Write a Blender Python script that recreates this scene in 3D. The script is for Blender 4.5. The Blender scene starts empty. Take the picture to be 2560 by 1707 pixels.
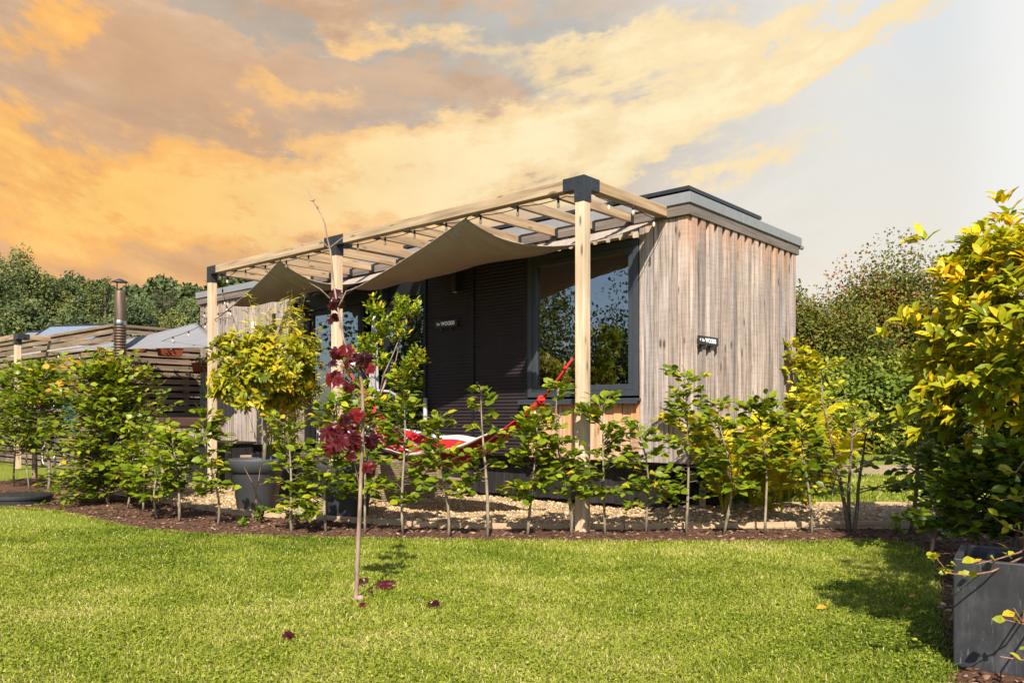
import bpy, math, random
import numpy as np
from mathutils import Vector, Matrix

random.seed(7)
SC = bpy.context.scene
COL = SC.collection
EXPO = 1.05
R = math.radians

# ------------------------------------------------------------------ camera model
FPX, CX, HZ, CAMH = 2002.0, 1280.0, 1036.0, 1.05
def gp(px, py, z=0.0):                 # pixel of the photo -> point on a level plane
    d = (CAMH - z) * FPX / (py - HZ)
    return Vector(((px - CX) / FPX * d, d, z))
def at(px, py, d):                     # pixel + depth -> point
    return Vector(((px - CX) / FPX * d, d, CAMH + (HZ - py) / FPX * d))
TH = math.atan2(-.6623, .7493)
CO = Vector((1.781, 8.118, 0))         # cabin corner
UX = Vector((.7493, -.6623, 0)); UY = Vector((.6623, .7493, 0))
def cab(x, y, z=0.0): return CO + UX * x + UY * y + Vector((0, 0, z))

# ------------------------------------------------------------------ mesh builder
class MB:
    def __init__(s): s.v = []; s.f = []; s.t = []
    def add(s, vs, fs, t=0.5):
        o = len(s.v); s.v += [tuple(v) for v in vs]; s.t += [t] * len(vs)
        s.f += [tuple(i + o for i in f) for f in fs]; return s
    def box(s, x0, x1, y0, y1, z0, z1, t=0.5, M=None):
        vs = [Vector(p) for p in ((x0,y0,z0),(x1,y0,z0),(x1,y1,z0),(x0,y1,z0),(x0,y0,z1),(x1,y0,z1),(x1,y1,z1),(x0,y1,z1))]
        if M is not None: vs = [M @ v for v in vs]
        return s.add(vs, [(0,3,2,1),(4,5,6,7),(0,1,5,4),(1,2,6,5),(2,3,7,6),(3,0,4,7)], t)
    def tube(s, pts, rad, n=8, t=0.5, caps=True):
        pts = [Vector(p) for p in pts]
        if not hasattr(rad, '__len__'): rad = [rad] * len(pts)
        rings = []; up = Vector((0.13, 0.21, 1)).normalized()
        prev = None
        for i, p in enumerate(pts):
            d = (pts[min(i+1, len(pts)-1)] - pts[max(i-1, 0)])
            d = d.normalized() if d.length > 1e-9 else Vector((0,0,1))
            if prev is None:
                a = d.cross(up)
                if a.length < 1e-3: a = d.cross(Vector((1,0,0)))
            else:
                a = prev - d * prev.dot(d)
                if a.length < 1e-4: a = d.cross(up)
            a.normalize(); prev = a; b = d.cross(a)
            rings.append([p + (a * math.cos(k*2*math.pi/n) + b * math.sin(k*2*math.pi/n)) * rad[i] for k in range(n)])
        vs = [v for r in rings for v in r]; fs = []
        for i in range(len(pts)-1):
            for k in range(n):
                k2 = (k+1) % n
                fs.append((i*n+k, i*n+k2, (i+1)*n+k2, (i+1)*n+k))
        if caps:
            fs.append(tuple(range(n-1, -1, -1))); fs.append(tuple((len(pts)-1)*n + k for k in range(n)))
        return s.add(vs, fs, t)
    def lathe(s, prof, n=24, c=(0,0,0), t=0.5):
        vs = []; fs = []
        for r, z in prof:
            for k in range(n):
                a = k*2*math.pi/n
                vs.append((c[0]+r*math.cos(a), c[1]+r*math.sin(a), c[2]+z))
        for i in range(len(prof)-1):
            for k in range(n):
                k2 = (k+1) % n
                fs.append((i*n+k, i*n+k2, (i+1)*n+k2, (i+1)*n+k))
        return s.add(vs, fs, t)
    def poly(s, pts, z=None, t=0.5):
        return s.add([(p[0], p[1], p[2] if z is None else z) for p in pts], [tuple(range(len(pts)))], t)
    def grid(s, fn, nu, nv, t=0.5):
        vs = [fn(i/nu, j/nv) for j in range(nv+1) for i in range(nu+1)]
        fs = [(j*(nu+1)+i, j*(nu+1)+i+1, (j+1)*(nu+1)+i+1, (j+1)*(nu+1)+i) for j in range(nv) for i in range(nu)]
        return s.add(vs, fs, t)

def link(name, me, mat=None, parent=None, loc=None, rz=0.0):
    o = bpy.data.objects.new(name, me); COL.objects.link(o)
    if mat is not None and me is not None:
        for m in (mat if isinstance(mat, (list, tuple)) else [mat]): me.materials.append(m)
    if parent is not None: o.parent = parent
    if loc is not None: o.location = loc
    o.rotation_euler.z = rz
    return o
def build(name, mb, mat, parent=None, loc=None, rz=0.0, smooth=False, bevel=0.0, label=None):
    me = bpy.data.meshes.new(name); me.from_pydata(mb.v, [], mb.f); me.update()
    a = me.attributes.new('tint', 'FLOAT', 'POINT'); a.data.foreach_set('value', mb.t)
    if smooth: me.polygons.foreach_set('use_smooth', [True]*len(me.polygons))
    o = link(name, me, mat, parent, loc, rz)
    if bevel:
        b = o.modifiers.new('bevel', 'BEVEL'); b.width = bevel; b.segments = 2; b.limit_method = 'ANGLE'
    if label: o['label'] = label
    return o
def tag(o, label, cat, group=None):
    o['label'] = label; o['category'] = cat
    if group: o['group'] = group
    return o
def thing(name, label, cat, loc=(0,0,0), rz=0.0, group=None):
    o = bpy.data.objects.new(name, None); COL.objects.link(o); o.empty_display_size = .1
    o.location = loc; o.rotation_euler.z = rz
    return tag(o, label, cat, group)
def kind(o, k='structure'): o['kind'] = k; return o
def copy_tree(o, parent=None):
    c = o.copy(); COL.objects.link(c)
    if parent is not None: c.parent = parent
    for ch in list(o.children): copy_tree(ch, c)
    return c

# raw numpy mesh (verts, quads/tris of one size) with tint per vertex
def np_mesh(name, V, F, tint, mat, parent=None, loc=None, smooth=False):
    me = bpy.data.meshes.new(name)
    nv, nf, k = len(V), len(F), F.shape[1]
    me.vertices.add(nv); me.vertices.foreach_set('co', V.astype(np.float32).ravel())
    me.loops.add(nf*k); me.loops.foreach_set('vertex_index', F.astype(np.int32).ravel())
    me.polygons.add(nf); me.polygons.foreach_set('loop_start', np.arange(0, nf*k, k, dtype=np.int32))
    me.update(calc_edges=True); me.validate()
    a = me.attributes.new('tint', 'FLOAT', 'POINT'); a.data.foreach_set('value', tint.astype(np.float32))
    if smooth: me.polygons.foreach_set('use_smooth', np.ones(nf, dtype=bool))
    return link(name, me, mat, parent, loc)

# leaf templates: x along, y across, z normal. triangles only
def leaf_tpl(w=.3, fold=.06, tip=-.06, a=.38, b=.74, wb=.72):
    V = np.array([(0,0,0),(a,w,fold),(b,w*wb,fold*.7),(1,0,tip),(b,-w*wb,fold*.7),(a,-w,fold),(.5,0,0.0)])
    F = np.array([(0,6,1),(6,2,1),(6,3,2),(0,5,6),(6,5,4),(6,4,3)])
    return V, F
T_BEECH = leaf_tpl(.33, .05, -.10)
T_LAUREL = leaf_tpl(.19, .05, -.12, .35, .7, .8)
T_NARROW = leaf_tpl(.09, .02, -.15, .3, .65, .8)
T_SMALL = (np.array([(0,0,0),(.5,.36,.06),(1,0,0),(.5,-.36,.06)]), np.array([(0,2,1),(0,3,2)]))
def unit(a): return a / np.maximum(np.linalg.norm(a, axis=-1, keepdims=True), 1e-9)
def leaf_arrays(P, D, N, S, tint, tpl):
    TV, TF = tpl
    D = unit(D); N = unit(N - D * (N*D).sum(1, keepdims=True)); B = np.cross(N, D)
    n, m = len(P), len(TV)
    V = P[:,None,:] + S[:,None,None] * (TV[None,:,0:1]*D[:,None,:] + TV[None,:,1:2]*B[:,None,:] + TV[None,:,2:3]*N[:,None,:])
    F = (TF[None] + (np.arange(n)*m)[:,None,None]).reshape(-1, 3)
    return V.reshape(-1,3), F, np.repeat(tint, m)
def leaves(name, P, D, N, S, tint, tpl, mat, parent=None, loc=None):
    V, F, t = leaf_arrays(np.asarray(P,float), np.asarray(D,float), np.asarray(N,float), np.asarray(S,float), np.asarray(tint,float), tpl)
    return np_mesh(name, V, F, t, mat, parent, loc)

# ------------------------------------------------------------------ materials
def lin(c):
    return tuple(((x/255)/12.92 if x/255 <= .04045 else ((x/255+.055)/1.055)**2.4) for x in c)
def new_mat(name):
    m = bpy.data.materials.new(name); m.use_nodes = True
    nt = m.node_tree; nt.nodes.clear()
    return m, nt, nt.nodes, nt.links
def nd(nt, typ, **kw):
    n = nt.nodes.new(typ)
    for k, v in kw.items():
        if k == 'inp':
            for kk, vv in v.items(): n.inputs[kk].default_value = vv
        else: setattr(n, k, v)
    return n
def ramp(nt, fac, stops, interp='LINEAR'):
    r = nt.nodes.new('ShaderNodeValToRGB'); r.color_ramp.interpolation = interp
    while len(r.color_ramp.elements) < len(stops): r.color_ramp.elements.new(.5)
    for e, (p, c) in zip(r.color_ramp.elements, stops):
        e.position = p; e.color = (*c, 1) if len(c) == 3 else c
    if fac is not None: nt.links.new(fac, r.inputs[0])
    return r.outputs[0]
def math_n(nt, op, a, b=None, c=None, clamp=False):
    n = nt.nodes.new('ShaderNodeMath'); n.operation = op; n.use_clamp = clamp
    for i, x in enumerate((a, b, c)):
        if x is None: continue
        if isinstance(x, (int, float)): n.inputs[i].default_value = x
        else: nt.links.new(x, n.inputs[i])
    return n.outputs[0]
def mix(nt, fac, a, b, typ='MIX'):
    n = nt.nodes.new('ShaderNodeMix'); n.data_type = 'RGBA'; n.blend_type = typ
    for i, x in ((0, fac), (6, a), (7, b)):
        if isinstance(x, (int, float)): n.inputs[i].default_value = x
        elif isinstance(x, tuple): n.inputs[i].default_value = (*x, 1) if len(x) == 3 else x
        else: nt.links.new(x, n.inputs[i])
    return n.outputs[2]
def smap(nt, x, a, b):                  # smoothstep
    n = nt.nodes.new('ShaderNodeMapRange'); n.interpolation_type = 'SMOOTHSTEP'
    n.inputs['From Min'].default_value = a; n.inputs['From Max'].default_value = b
    nt.links.new(x, n.inputs['Value']); return n.outputs[0]
def noise(nt, vec, scale, detail=4, rough=.55, dist=0.0):
    n = nd(nt, 'ShaderNodeTexNoise', inp={'Scale': scale, 'Detail': detail, 'Roughness': rough, 'Distortion': dist})
    if vec is not None: nt.links.new(vec, n.inputs['Vector'])
    return n.outputs['Fac']
def objco(nt, scale=(1,1,1), tint=0.0):
    tc = nd(nt, 'ShaderNodeTexCoord'); v = tc.outputs['Object']
    if tint:
        at_ = nd(nt, 'ShaderNodeAttribute', attribute_name='tint')
        m = nd(nt, 'ShaderNodeVectorMath', operation='SCALE'); m.inputs[0].default_value = (tint, tint*1.7, tint*2.3)
        nt.links.new(at_.outputs['Fac'], m.inputs['Scale'])
        a = nd(nt, 'ShaderNodeVectorMath', operation='ADD'); nt.links.new(v, a.inputs[0]); nt.links.new(m.outputs[0], a.inputs[1]); v = a.outputs[0]
    mp = nd(nt, 'ShaderNodeMapping'); mp.inputs['Scale'].default_value = scale
    nt.links.new(v, mp.inputs['Vector']); return mp.outputs[0]
def finish(nt, col, rough=.6, spec=.3, bump=None, bstr=.3, bdist=.01, metal=0.0):
    p = nd(nt, 'ShaderNodeBsdfPrincipled', inp={'Specular IOR Level': spec, 'Metallic': metal})
    if isinstance(col, tuple): p.inputs['Base Color'].default_value = (*col, 1)
    else: nt.links.new(col, p.inputs['Base Color'])
    if isinstance(rough, (int, float)): p.inputs['Roughness'].default_value = rough
    else: nt.links.new(rough, p.inputs['Roughness'])
    if bump is not None:
        b = nd(nt, 'ShaderNodeBump', inp={'Strength': bstr, 'Distance': bdist}); nt.links.new(bump, b.inputs['Height'])
        nt.links.new(b.outputs[0], p.inputs['Normal'])
    o = nd(nt, 'ShaderNodeOutputMaterial'); nt.links.new(p.outputs[0], o.inputs[0])
    return p
def plain(name, col, rough=.5, spec=.4, metal=0.0, var=.12, scale=9.0):
    m, nt, _, _ = new_mat(name)
    n = noise(nt, objco(nt), scale, 5)
    c = ramp(nt, n, [(.25, tuple(x*(1-var*2) for x in col)), (.75, tuple(min(1, x*(1+var)) for x in col))])
    finish(nt, c, rough, spec, noise(nt, objco(nt), scale*12, 3), .08, .004, metal)
    return m
def wood(name, c0, c1, c2, axis='z', grain=38, knots=.6, rough=.75, tintmix=.6, weather=None, saw=.0):
    m, nt, _, _ = new_mat(name)
    k = 1.3
    sc = {'z': (grain, grain, k), 'x': (k, grain, grain), 'y': (grain, k, grain)}[axis]
    v = objco(nt, sc, 11.0)
    g = noise(nt, v, 1.0, 6, .62, .35)
    col = ramp(nt, g, [(.31, c0), (.49, c1), (.70, c2)])
    # per board tone
    a = nd(nt, 'ShaderNodeAttribute', attribute_name='tint').outputs['Fac']
    w = nd(nt, 'ShaderNodeTexWhiteNoise', noise_dimensions='1D'); nt.links.new(a, w.inputs['W'])
    tone = ramp(nt, w.outputs['Value'], [(0, (.55,.51,.49)), (.3, (1.0,.92,.85)), (.6, (.80,.81,.84)), (.8, (1.05,.94,.86)), (1, (1.25,1.18,1.12))])
    col = mix(nt, tintmix, col, mix(nt, 1.0, col, tone, 'MULTIPLY'))
    # broad patches of silvering
    n2 = noise(nt, objco(nt, tuple(x*.06 if x > 5 else x*1.1 for x in sc), 5.0), 1.0, 3)
    col = mix(nt, math_n(nt, 'MULTIPLY', smap(nt, n2, .35, .7), .35), col, tuple(x*.62 for x in c1))
    # knots
    if knots:
        ks = {'z': (9, 9, 2.6), 'x': (2.6, 9, 9), 'y': (9, 2.6, 9)}[axis]
        vo = nd(nt, 'ShaderNodeTexVoronoi', inp={'Scale': 1.0, 'Randomness': 1.0}); nt.links.new(objco(nt, ks, 7.0), vo.inputs['Vector'])
        kn = math_n(nt, 'SUBTRACT', 1.0, smap(nt, vo.outputs['Distance'], .07, .19))
        col = mix(nt, math_n(nt, 'MULTIPLY', kn, knots), col, tuple(x*.33 for x in c0))
    if weather is not None:             # sheltered wood keeps its orange colour
        z0, z1, oc, amt = weather
        tc = nd(nt, 'ShaderNodeTexCoord'); sx = nd(nt, 'ShaderNodeSeparateXYZ'); nt.links.new(tc.outputs['Object'], sx.inputs[0])
        wob = math_n(nt, 'MULTIPLY_ADD', noise(nt, objco(nt, (7, 7, 1.2), 3.0), 1.0, 4), 1.5, -.75)
        wz = smap(nt, math_n(nt, 'ADD', sx.outputs['Z'], wob), z0, z1)
        col = mix(nt, math_n(nt, 'MULTIPLY', wz, amt), col, mix(nt, .55, oc, mix(nt, 1.0, col, (1.5,.95,.6), 'MULTIPLY')))
    h = g
    if saw:
        ss = {'z': (3, 3, 46), 'x': (46, 3, 3), 'y': (3, 46, 3)}[axis]
        sn = noise(nt, objco(nt, ss, 9.0), 1.0, 2)
        col = mix(nt, saw, col, mix(nt, 1.0, col, ramp(nt, sn, [(.35, (.6,.6,.6)), (.6, (1.15,1.15,1.15))]), 'MULTIPLY'))
    finish(nt, col, rough, .25, h, .5, .004)
    return m
def leafmat(name, stops, trans=.35, rough=.42, spec=.45, tcol=(1.25,1.2,.5)):
    m, nt, _, L = new_mat(name)
    a = nd(nt, 'ShaderNodeAttribute', attribute_name='tint').outputs['Fac']
    col = ramp(nt, a, stops)
    n = noise(nt, objco(nt), 30, 2)
    col = mix(nt, .5, col, mix(nt, 1.0, col, ramp(nt, n, [(.3, (.7,.75,.7)), (.7, (1.25,1.2,1.1))]), 'MULTIPLY'))
    p = nd(nt, 'ShaderNodeBsdfPrincipled', inp={'Roughness': rough, 'Specular IOR Level': spec}); L.new(col, p.inputs['Base Color'])
    t = nd(nt, 'ShaderNodeBsdfTranslucent'); L.new(mix(nt, 1.0, col, tcol, 'MULTIPLY'), t.inputs['Color'])
    ms = nd(nt, 'ShaderNodeMixShader'); ms.inputs[0].default_value = trans
    L.new(p.outputs[0], ms.inputs[1]); L.new(t.outputs[0], ms.inputs[2])
    o = nd(nt, 'ShaderNodeOutputMaterial'); L.new(ms.outputs[0], o.inputs[0])
    return m

M = {}
GREY0, GREY1, GREY2 = (.105,.092,.084), (.335,.292,.266), (.53,.485,.45)
M['clad'] = wood('clad', GREY0, GREY1, GREY2, 'z', 34, .85, .75, .95, weather=(2.75, 3.6, (.50,.22,.08), .7), saw=.22)
M['clad_side'] = wood('clad_side', GREY0, GREY1, GREY2, 'z', 34, .85, .75, .95, weather=(2.6, 3.45, (.50,.21,.07), .8), saw=.25)
M['clad_fresh'] = wood('clad_fresh', (.30,.17,.09), (.50,.32,.19), (.66,.5,.36), 'z', 30, .6, weather=(.75, 1.5, (.72,.30,.09), .8))
M['fascia'] = wood('fascia', (.085,.07,.062), (.165,.138,.12), (.25,.215,.19), 'x', 30, .7)
M['fascia_y'] = wood('fascia_y', (.085,.07,.062), (.165,.138,.12), (.25,.215,.19), 'y', 30, .7)
M['post'] = wood('post', (.36,.255,.165), (.53,.405,.275), (.65,.53,.39), 'z', 16, .85, .65, .35)
M['beam'] = wood('beam', (.19,.14,.09), (.36,.27,.175), (.47,.37,.25), 'x', 22, .7, .7, .5)
M['beam_y'] = wood('beam_y', (.21,.145,.085), (.38,.27,.16), (.50,.37,.23), 'y', 22, .7, .7, .5)
M['slat'] = wood('slat', (.10,.07,.05), (.20,.15,.11), (.30,.24,.18), 'x', 22, .5)
M['slat_gap_shade'] = plain('slat_gap_shade', (.012,.010,.009), .9, .1)  # near-black colour standing in for shade between the slats
M['deck'] = wood('deck', (.17,.125,.075), (.30,.23,.15), (.42,.33,.22), 'x', 22, .3, .7)
M['edging'] = wood('edging', (.22,.15,.09), (.38,.28,.18), (.5,.39,.26), 'x', 12, .3, .8)
M['skirt'] = wood('skirt', (.010,.009,.010), (.021,.019,.020), (.04,.037,.038), 'z', 26, .2, .6, .6)
M['tubwood'] = wood('tubwood', (.28,.22,.17), (.40,.33,.27), (.52,.45,.38), 'z', 26, .3)
M['trim'] = plain('trim', (.20,.205,.215), .5, .4, 0, .05)
M['black_steel'] = plain('black_steel', (.022,.024,.028), .45, .5, .0, .15)
M['anthracite'] = plain('anthracite', (.036,.042,.050), .38, .45, 0, .05)
M['dark_panel'] = plain('dark_panel', (.011,.012,.014), .45, .3, 0, .08)
def mk_corr():
    m, nt, _, _ = new_mat('corrugated')
    c = ramp(nt, noise(nt, objco(nt, (1.2,1.2,.7)), 2.0, 4), [(.3, (.017,.0125,.0145)), (.7, (.025,.0185,.020))])
    d = noise(nt, objco(nt, (25,25,3)), 1.0, 5, .7); c = mix(nt, math_n(nt,'MULTIPLY', smap(nt, d, .55, .8), .35), c, (.06,.052,.05))
    finish(nt, c, .55, .25); return m
M['corrugated'] = mk_corr()
M['black_plastic'] = plain('black_plastic', (.018,.018,.019), .5, .4)
M['white_plastic'] = plain('white_plastic', (.6,.6,.6), .5, .4)
M['pot'] = plain('pot', (.055,.058,.064), .6, .35, 0, .12, 5)
M['steel'] = plain('steel', (.45,.45,.45), .3, .5, 1.0)
M['chair_grey'] = plain('chair_grey', (.30,.31,.33), .5, .4)
M['terracotta'] = plain('terracotta', (.20,.05,.022), .75, .2)
M['soil'] = plain('soil', (.045,.030,.020), .95, .1, 0, .4, 30)
M['interior'] = plain('interior', (.05,.042,.035), .8, .2)
M['rope_red'] = plain('rope_red', (.50,.025,.02), .75, .2)
M['cover_brown'] = plain('cover_brown', (.085,.045,.035), .5, .4)
M['towel'] = plain('towel', (.05,.19,.18), .9, .1, 0, .7, 14)
M['blue_plastic'] = plain('blue_plastic', (.02,.07,.24), .3, .5)
M['blue_roof'] = plain('blue_roof', (.15,.19,.245), .45, .4)
M['render_wall'] = plain('render_wall', (.30,.29,.27), .8, .2)
M['solar'] = plain('solar', (.008,.010,.016), .15, .6)
M['bulb_socket'] = plain('bulb_socket', (.012,.012,.012), .5, .3)

def mk_flue():
    m, nt, _, _ = new_mat('flue')
    n = noise(nt, objco(nt, (20, 20, 2)), 1, 4)
    finish(nt, ramp(nt, n, [(.3, (.075,.048,.034)), (.7, (.16,.11,.08))]), .5, .4, n, .1, .002, .55); return m
M['flue'] = mk_flue()
def mk_glass():
    m, nt, _, L = new_mat('window_glass')
    g = nd(nt, 'ShaderNodeBsdfGlossy', inp={'Roughness': .004, 'Color': (.93,.96,1,1)})
    t = nd(nt, 'ShaderNodeBsdfTransparent', inp={'Color': (.42,.43,.43,1)})
    lw = nd(nt, 'ShaderNodeFresnel', inp={'IOR': 1.9})
    f = math_n(nt, 'MULTIPLY_ADD', lw.outputs[0], 1.25, .17, clamp=True)
    # slight waviness of a sealed unit
    b = nd(nt, 'ShaderNodeBump', inp={'Strength': .05, 'Distance': .02}); L.new(noise(nt, objco(nt), 2.2, 1), b.inputs['Height'])
    L.new(b.outputs[0], g.inputs['Normal'])
    s = nd(nt, 'ShaderNodeMixShader'); L.new(f, s.inputs[0]); L.new(t.outputs[0], s.inputs[1]); L.new(g.outputs[0], s.inputs[2])
    o = nd(nt, 'ShaderNodeOutputMaterial'); L.new(s.outputs[0], o.inputs[0]); return m
M['glass'] = mk_glass()
def mk_bulb():
    m, nt, _, L = new_mat('bulb_glass')
    g = nd(nt, 'ShaderNodeBsdfGlossy', inp={'Roughness': .05})
    t = nd(nt, 'ShaderNodeBsdfTransparent', inp={'Color': (.95,.9,.82,1)})
    s = nd(nt, 'ShaderNodeMixShader'); s.inputs[0].default_value = .35
    d = nd(nt, 'ShaderNodeBsdfDiffuse', inp={'Color': (.9,.72,.55,1)})
    s2 = nd(nt, 'ShaderNodeMixShader'); s2.inputs[0].default_value = .45
    L.new(t.outputs[0], s.inputs[1]); L.new(g.outputs[0], s.inputs[2]); L.new(s.outputs[0], s2.inputs[1]); L.new(d.outputs[0], s2.inputs[2])
    o = nd(nt, 'ShaderNodeOutputMaterial'); L.new(s2.outputs[0], o.inputs[0]); return m
M['bulb'] = mk_bulb()
def mk_cloth(name, col, trans=.12):
    m, nt, _, L = new_mat(name)
    n = noise(nt, objco(nt), 260, 2)
    c = mix(nt, .25, col, mix(nt, 1.0, col, ramp(nt, n, [(.3, (.6,.6,.6)), (.7, (1.2,1.2,1.2))]), 'MULTIPLY'))
    d = nd(nt, 'ShaderNodeBsdfPrincipled', inp={'Roughness': .85, 'Specular IOR Level': .15}); L.new(c, d.inputs['Base Color'])
    w = noise(nt, objco(nt, (2.2,.7,1.0)), 3.0, 4, .5, .4); b = nd(nt, 'ShaderNodeBump', inp={'Strength': .55, 'Distance': .09}); L.new(w, b.inputs['Height']); L.new(b.outputs[0], d.inputs['Normal'])
    t = nd(nt, 'ShaderNodeBsdfTranslucent', inp={'Color': (col[0]*.7, col[1]*.58, col[2]*.42, 1)})
    s = nd(nt, 'ShaderNodeMixShader'); s.inputs[0].default_value = trans
    L.new(d.outputs[0], s.inputs[1]); L.new(t.outputs[0], s.inputs[2])
    o = nd(nt, 'ShaderNodeOutputMaterial'); L.new(s.outputs[0], o.inputs[0]); return m
M['sail'] = mk_cloth('sail_cloth', (.30,.25,.215), .02)
M['sail_grey'] = mk_cloth('sail_grey_cloth', (.185,.187,.20), .04)
def mk_hammock():
    m, nt, _, _ = new_mat('hammock_cloth')
    a = nd(nt, 'ShaderNodeAttribute', attribute_name='tint').outputs['Fac']
    W, RD, BG = (.55,.50,.46), (.34,.014,.018), (.40,.31,.23)
    st = [(0, W), (.05, RD), (.20, W), (.24, RD), (.38, BG), (.43, RD), (.58, W), (.62, RD), (.76, BG), (.80, RD), (.95, W)]
    c = ramp(nt, a, st, 'CONSTANT')
    finish(nt, c, .9, .1, noise(nt, objco(nt), 200, 2), .2, .003); return m
M['hammock'] = mk_hammock()

# foliage
M['beech'] = leafmat('beech', [(0, (.038,.074,.005)), (.4, (.125,.182,.008)), (.72, (.24,.28,.012)), (.93, (.38,.36,.016)), (1, (.54,.35,.02))], .36, .40, .28)
M['beech_gold'] = leafmat('beech_gold', [(0, (.08,.10,.01)), (.5, (.20,.19,.015)), (.85, (.42,.27,.02)), (1, (.58,.28,.02))], .34, .4, .4)
M['laurel'] = leafmat('laurel', [(0, (.075,.11,.005)), (.4, (.20,.235,.007)), (.72, (.37,.36,.009)), (.9, (.58,.45,.010)), (1, (.68,.44,.01))], .36, .40, .28)
M['bay'] = leafmat('bay', [(0, (.085,.115,.006)), (.4, (.24,.25,.009)), (.8, (.46,.38,.011)), (1, (.62,.40,.010))], .34, .40, .3)
M['bamboo'] = leafmat('bamboo', [(0, (.16,.18,.014)), (.6, (.38,.34,.014)), (1, (.60,.42,.012))], .35, .5, .3)
M['arbutus'] = leafmat('arbutus', [(0, (.075,.135,.008)), (.5, (.20,.27,.012)), (.85, (.36,.37,.02)), (1, (.58,.40,.02))], .32, .42, .28)
M['fern'] = leafmat('fern', [(0, (.22,.24,.010)), (.55, (.46,.42,.012)), (1, (.66,.50,.02))], .35, .6, .2)
M['yellowbush'] = leafmat('yellowbush', [(0, (.13,.17,.01)), (.5, (.31,.34,.013)), (1, (.55,.47,.015))], .35, .5, .3)
M['hawthorn'] = leafmat('hawthorn', [(0, (.038,.052,.010)), (.45, (.105,.120,.018)), (.75, (.19,.18,.03)), (1, (.28,.12,.035))], .3, .6, .15)
M['bramble'] = leafmat('bramble', [(0, (.045,.08,.012)), (.6, (.14,.19,.022)), (1, (.30,.29,.04))], .25, .6, .15)
M['oak'] = leafmat('oak', [(0, (.026,.042,.020)), (.5, (.066,.092,.034)), (.9, (.125,.145,.046)), (1, (.19,.17,.05))], .2, .6, .2)  # greens lightened and greyed to stand in for distance haze
M['ash'] = leafmat('ash', [(0, (.05,.07,.026)), (.6, (.115,.14,.044)), (1, (.19,.19,.06))], .2, .6, .2)  # pale greyed greens, the haze is put into the leaf colour
M['cedar'] = leafmat('cedar', [(0, (.035,.045,.026)), (.6, (.08,.088,.042)), (1, (.15,.12,.055))], .15, .7, .2)  # greyed for haze like the other hill trees
M['ivy'] = leafmat('ivy', [(0, (.05,.09,.05)), (.6, (.14,.19,.11)), (1, (.28,.33,.2))], .25, .5, .3)
M['maple'] = leafmat('maple', [(0, (.030,.005,.008)), (.5, (.075,.008,.012)), (1, (.16,.013,.015))], .28, .33, .5, (3.2,.7,.5))
M['orange_leaf'] = leafmat('orange_leaf', [(0, (.5,.2,.02)), (1, (.6,.36,.05))], .2, .5, .3)
M['berry'] = plain('berry', (.30,.020,.012), .4, .5)
M['grass'] = leafmat('grass_blade', [(0, (.075,.115,.010)), (.3, (.165,.215,.018)), (.6, (.265,.305,.036)), (.85, (.37,.365,.08)), (1, (.50,.44,.20))], .30, .55, .15)
def bark(name, c0, c1, sc=30):
    m, nt, _, _ = new_mat(name)
    n = noise(nt, objco(nt, (sc, sc, sc*.3)), 1, 5, .65)
    finish(nt, ramp(nt, n, [(.32, c0), (.62, c1)]), .85, .15, n, .5, .004); return m
M['bark_pale'] = bark('bark_pale', (.10,.08,.05), (.29,.245,.175))
M['bark_maple'] = bark('bark_maple', (.13,.085,.06), (.31,.225,.18))
M['bark_dark'] = bark('bark_dark', (.05,.038,.028), (.16,.12,.09))
M['twig_red'] = bark('twig_red', (.14,.06,.035), (.32,.17,.11))

def mk_ground(name, stops, sc, bstr, bd, sc2=.7, patch=None, rough=.9):
    m, nt, _, _ = new_mat(name)
    v = objco(nt); n = noise(nt, v, sc, 8, .7)
    c = ramp(nt, n, stops)
    p = noise(nt, v, sc2, 5, .6)
    if patch: c = mix(nt, math_n(nt, 'MULTIPLY', smap(nt, p, .42, .66), .75), c, mix(nt, 1.0, c, patch, 'MULTIPLY'))
    finish(nt, c, rough, .1, n, bstr, bd); return m
M['lawn'] = mk_ground('lawn', [(.3, (.07,.095,.014)), (.5, (.14,.18,.022)), (.72, (.22,.24,.04))], 60, .6, .02, .9, (1.35,1.1,1.0))
M['mulch'] = mk_ground('mulch', [(.3, (.045,.024,.015)), (.5, (.12,.065,.042)), (.72, (.21,.125,.085))], 55, .9, .03, 2.0, (.75,.7,.7))
M['gravel'] = mk_ground('gravel', [(.3, (.14,.10,.06)), (.5, (.34,.26,.17)), (.7, (.52,.43,.31))], 45, .9, .03, 1.2, (.85,.8,.75))
M['field'] = mk_ground('field', [(.3, (.10,.13,.03)), (.5, (.16,.19,.045)), (.7, (.20,.22,.06))], .25, .2, .3, .02, (.7,.8,.8))
def mk_chip(name, stops):
    m, nt, _, _ = new_mat(name)
    a = nd(nt, 'ShaderNodeAttribute', attribute_name='tint').outputs['Fac']
    c = ramp(nt, a, stops); n = noise(nt, objco(nt), 60, 3)
    c = mix(nt, .5, c, mix(nt, 1.0, c, ramp(nt, n, [(.3, (.7,.7,.7)), (.7, (1.2,1.2,1.2))]), 'MULTIPLY'))
    finish(nt, c, .85, .15); return m
M['stone'] = mk_chip('stone', [(0, (.25,.155,.075)), (.3, (.40,.265,.135)), (.65, (.50,.345,.185)), (1, (.58,.45,.30))])
M['barkchip'] = mk_chip('barkchip', [(0, (.035,.019,.013)), (.5, (.11,.058,.036)), (.85, (.20,.115,.075)), (1, (.34,.22,.15))])

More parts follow.
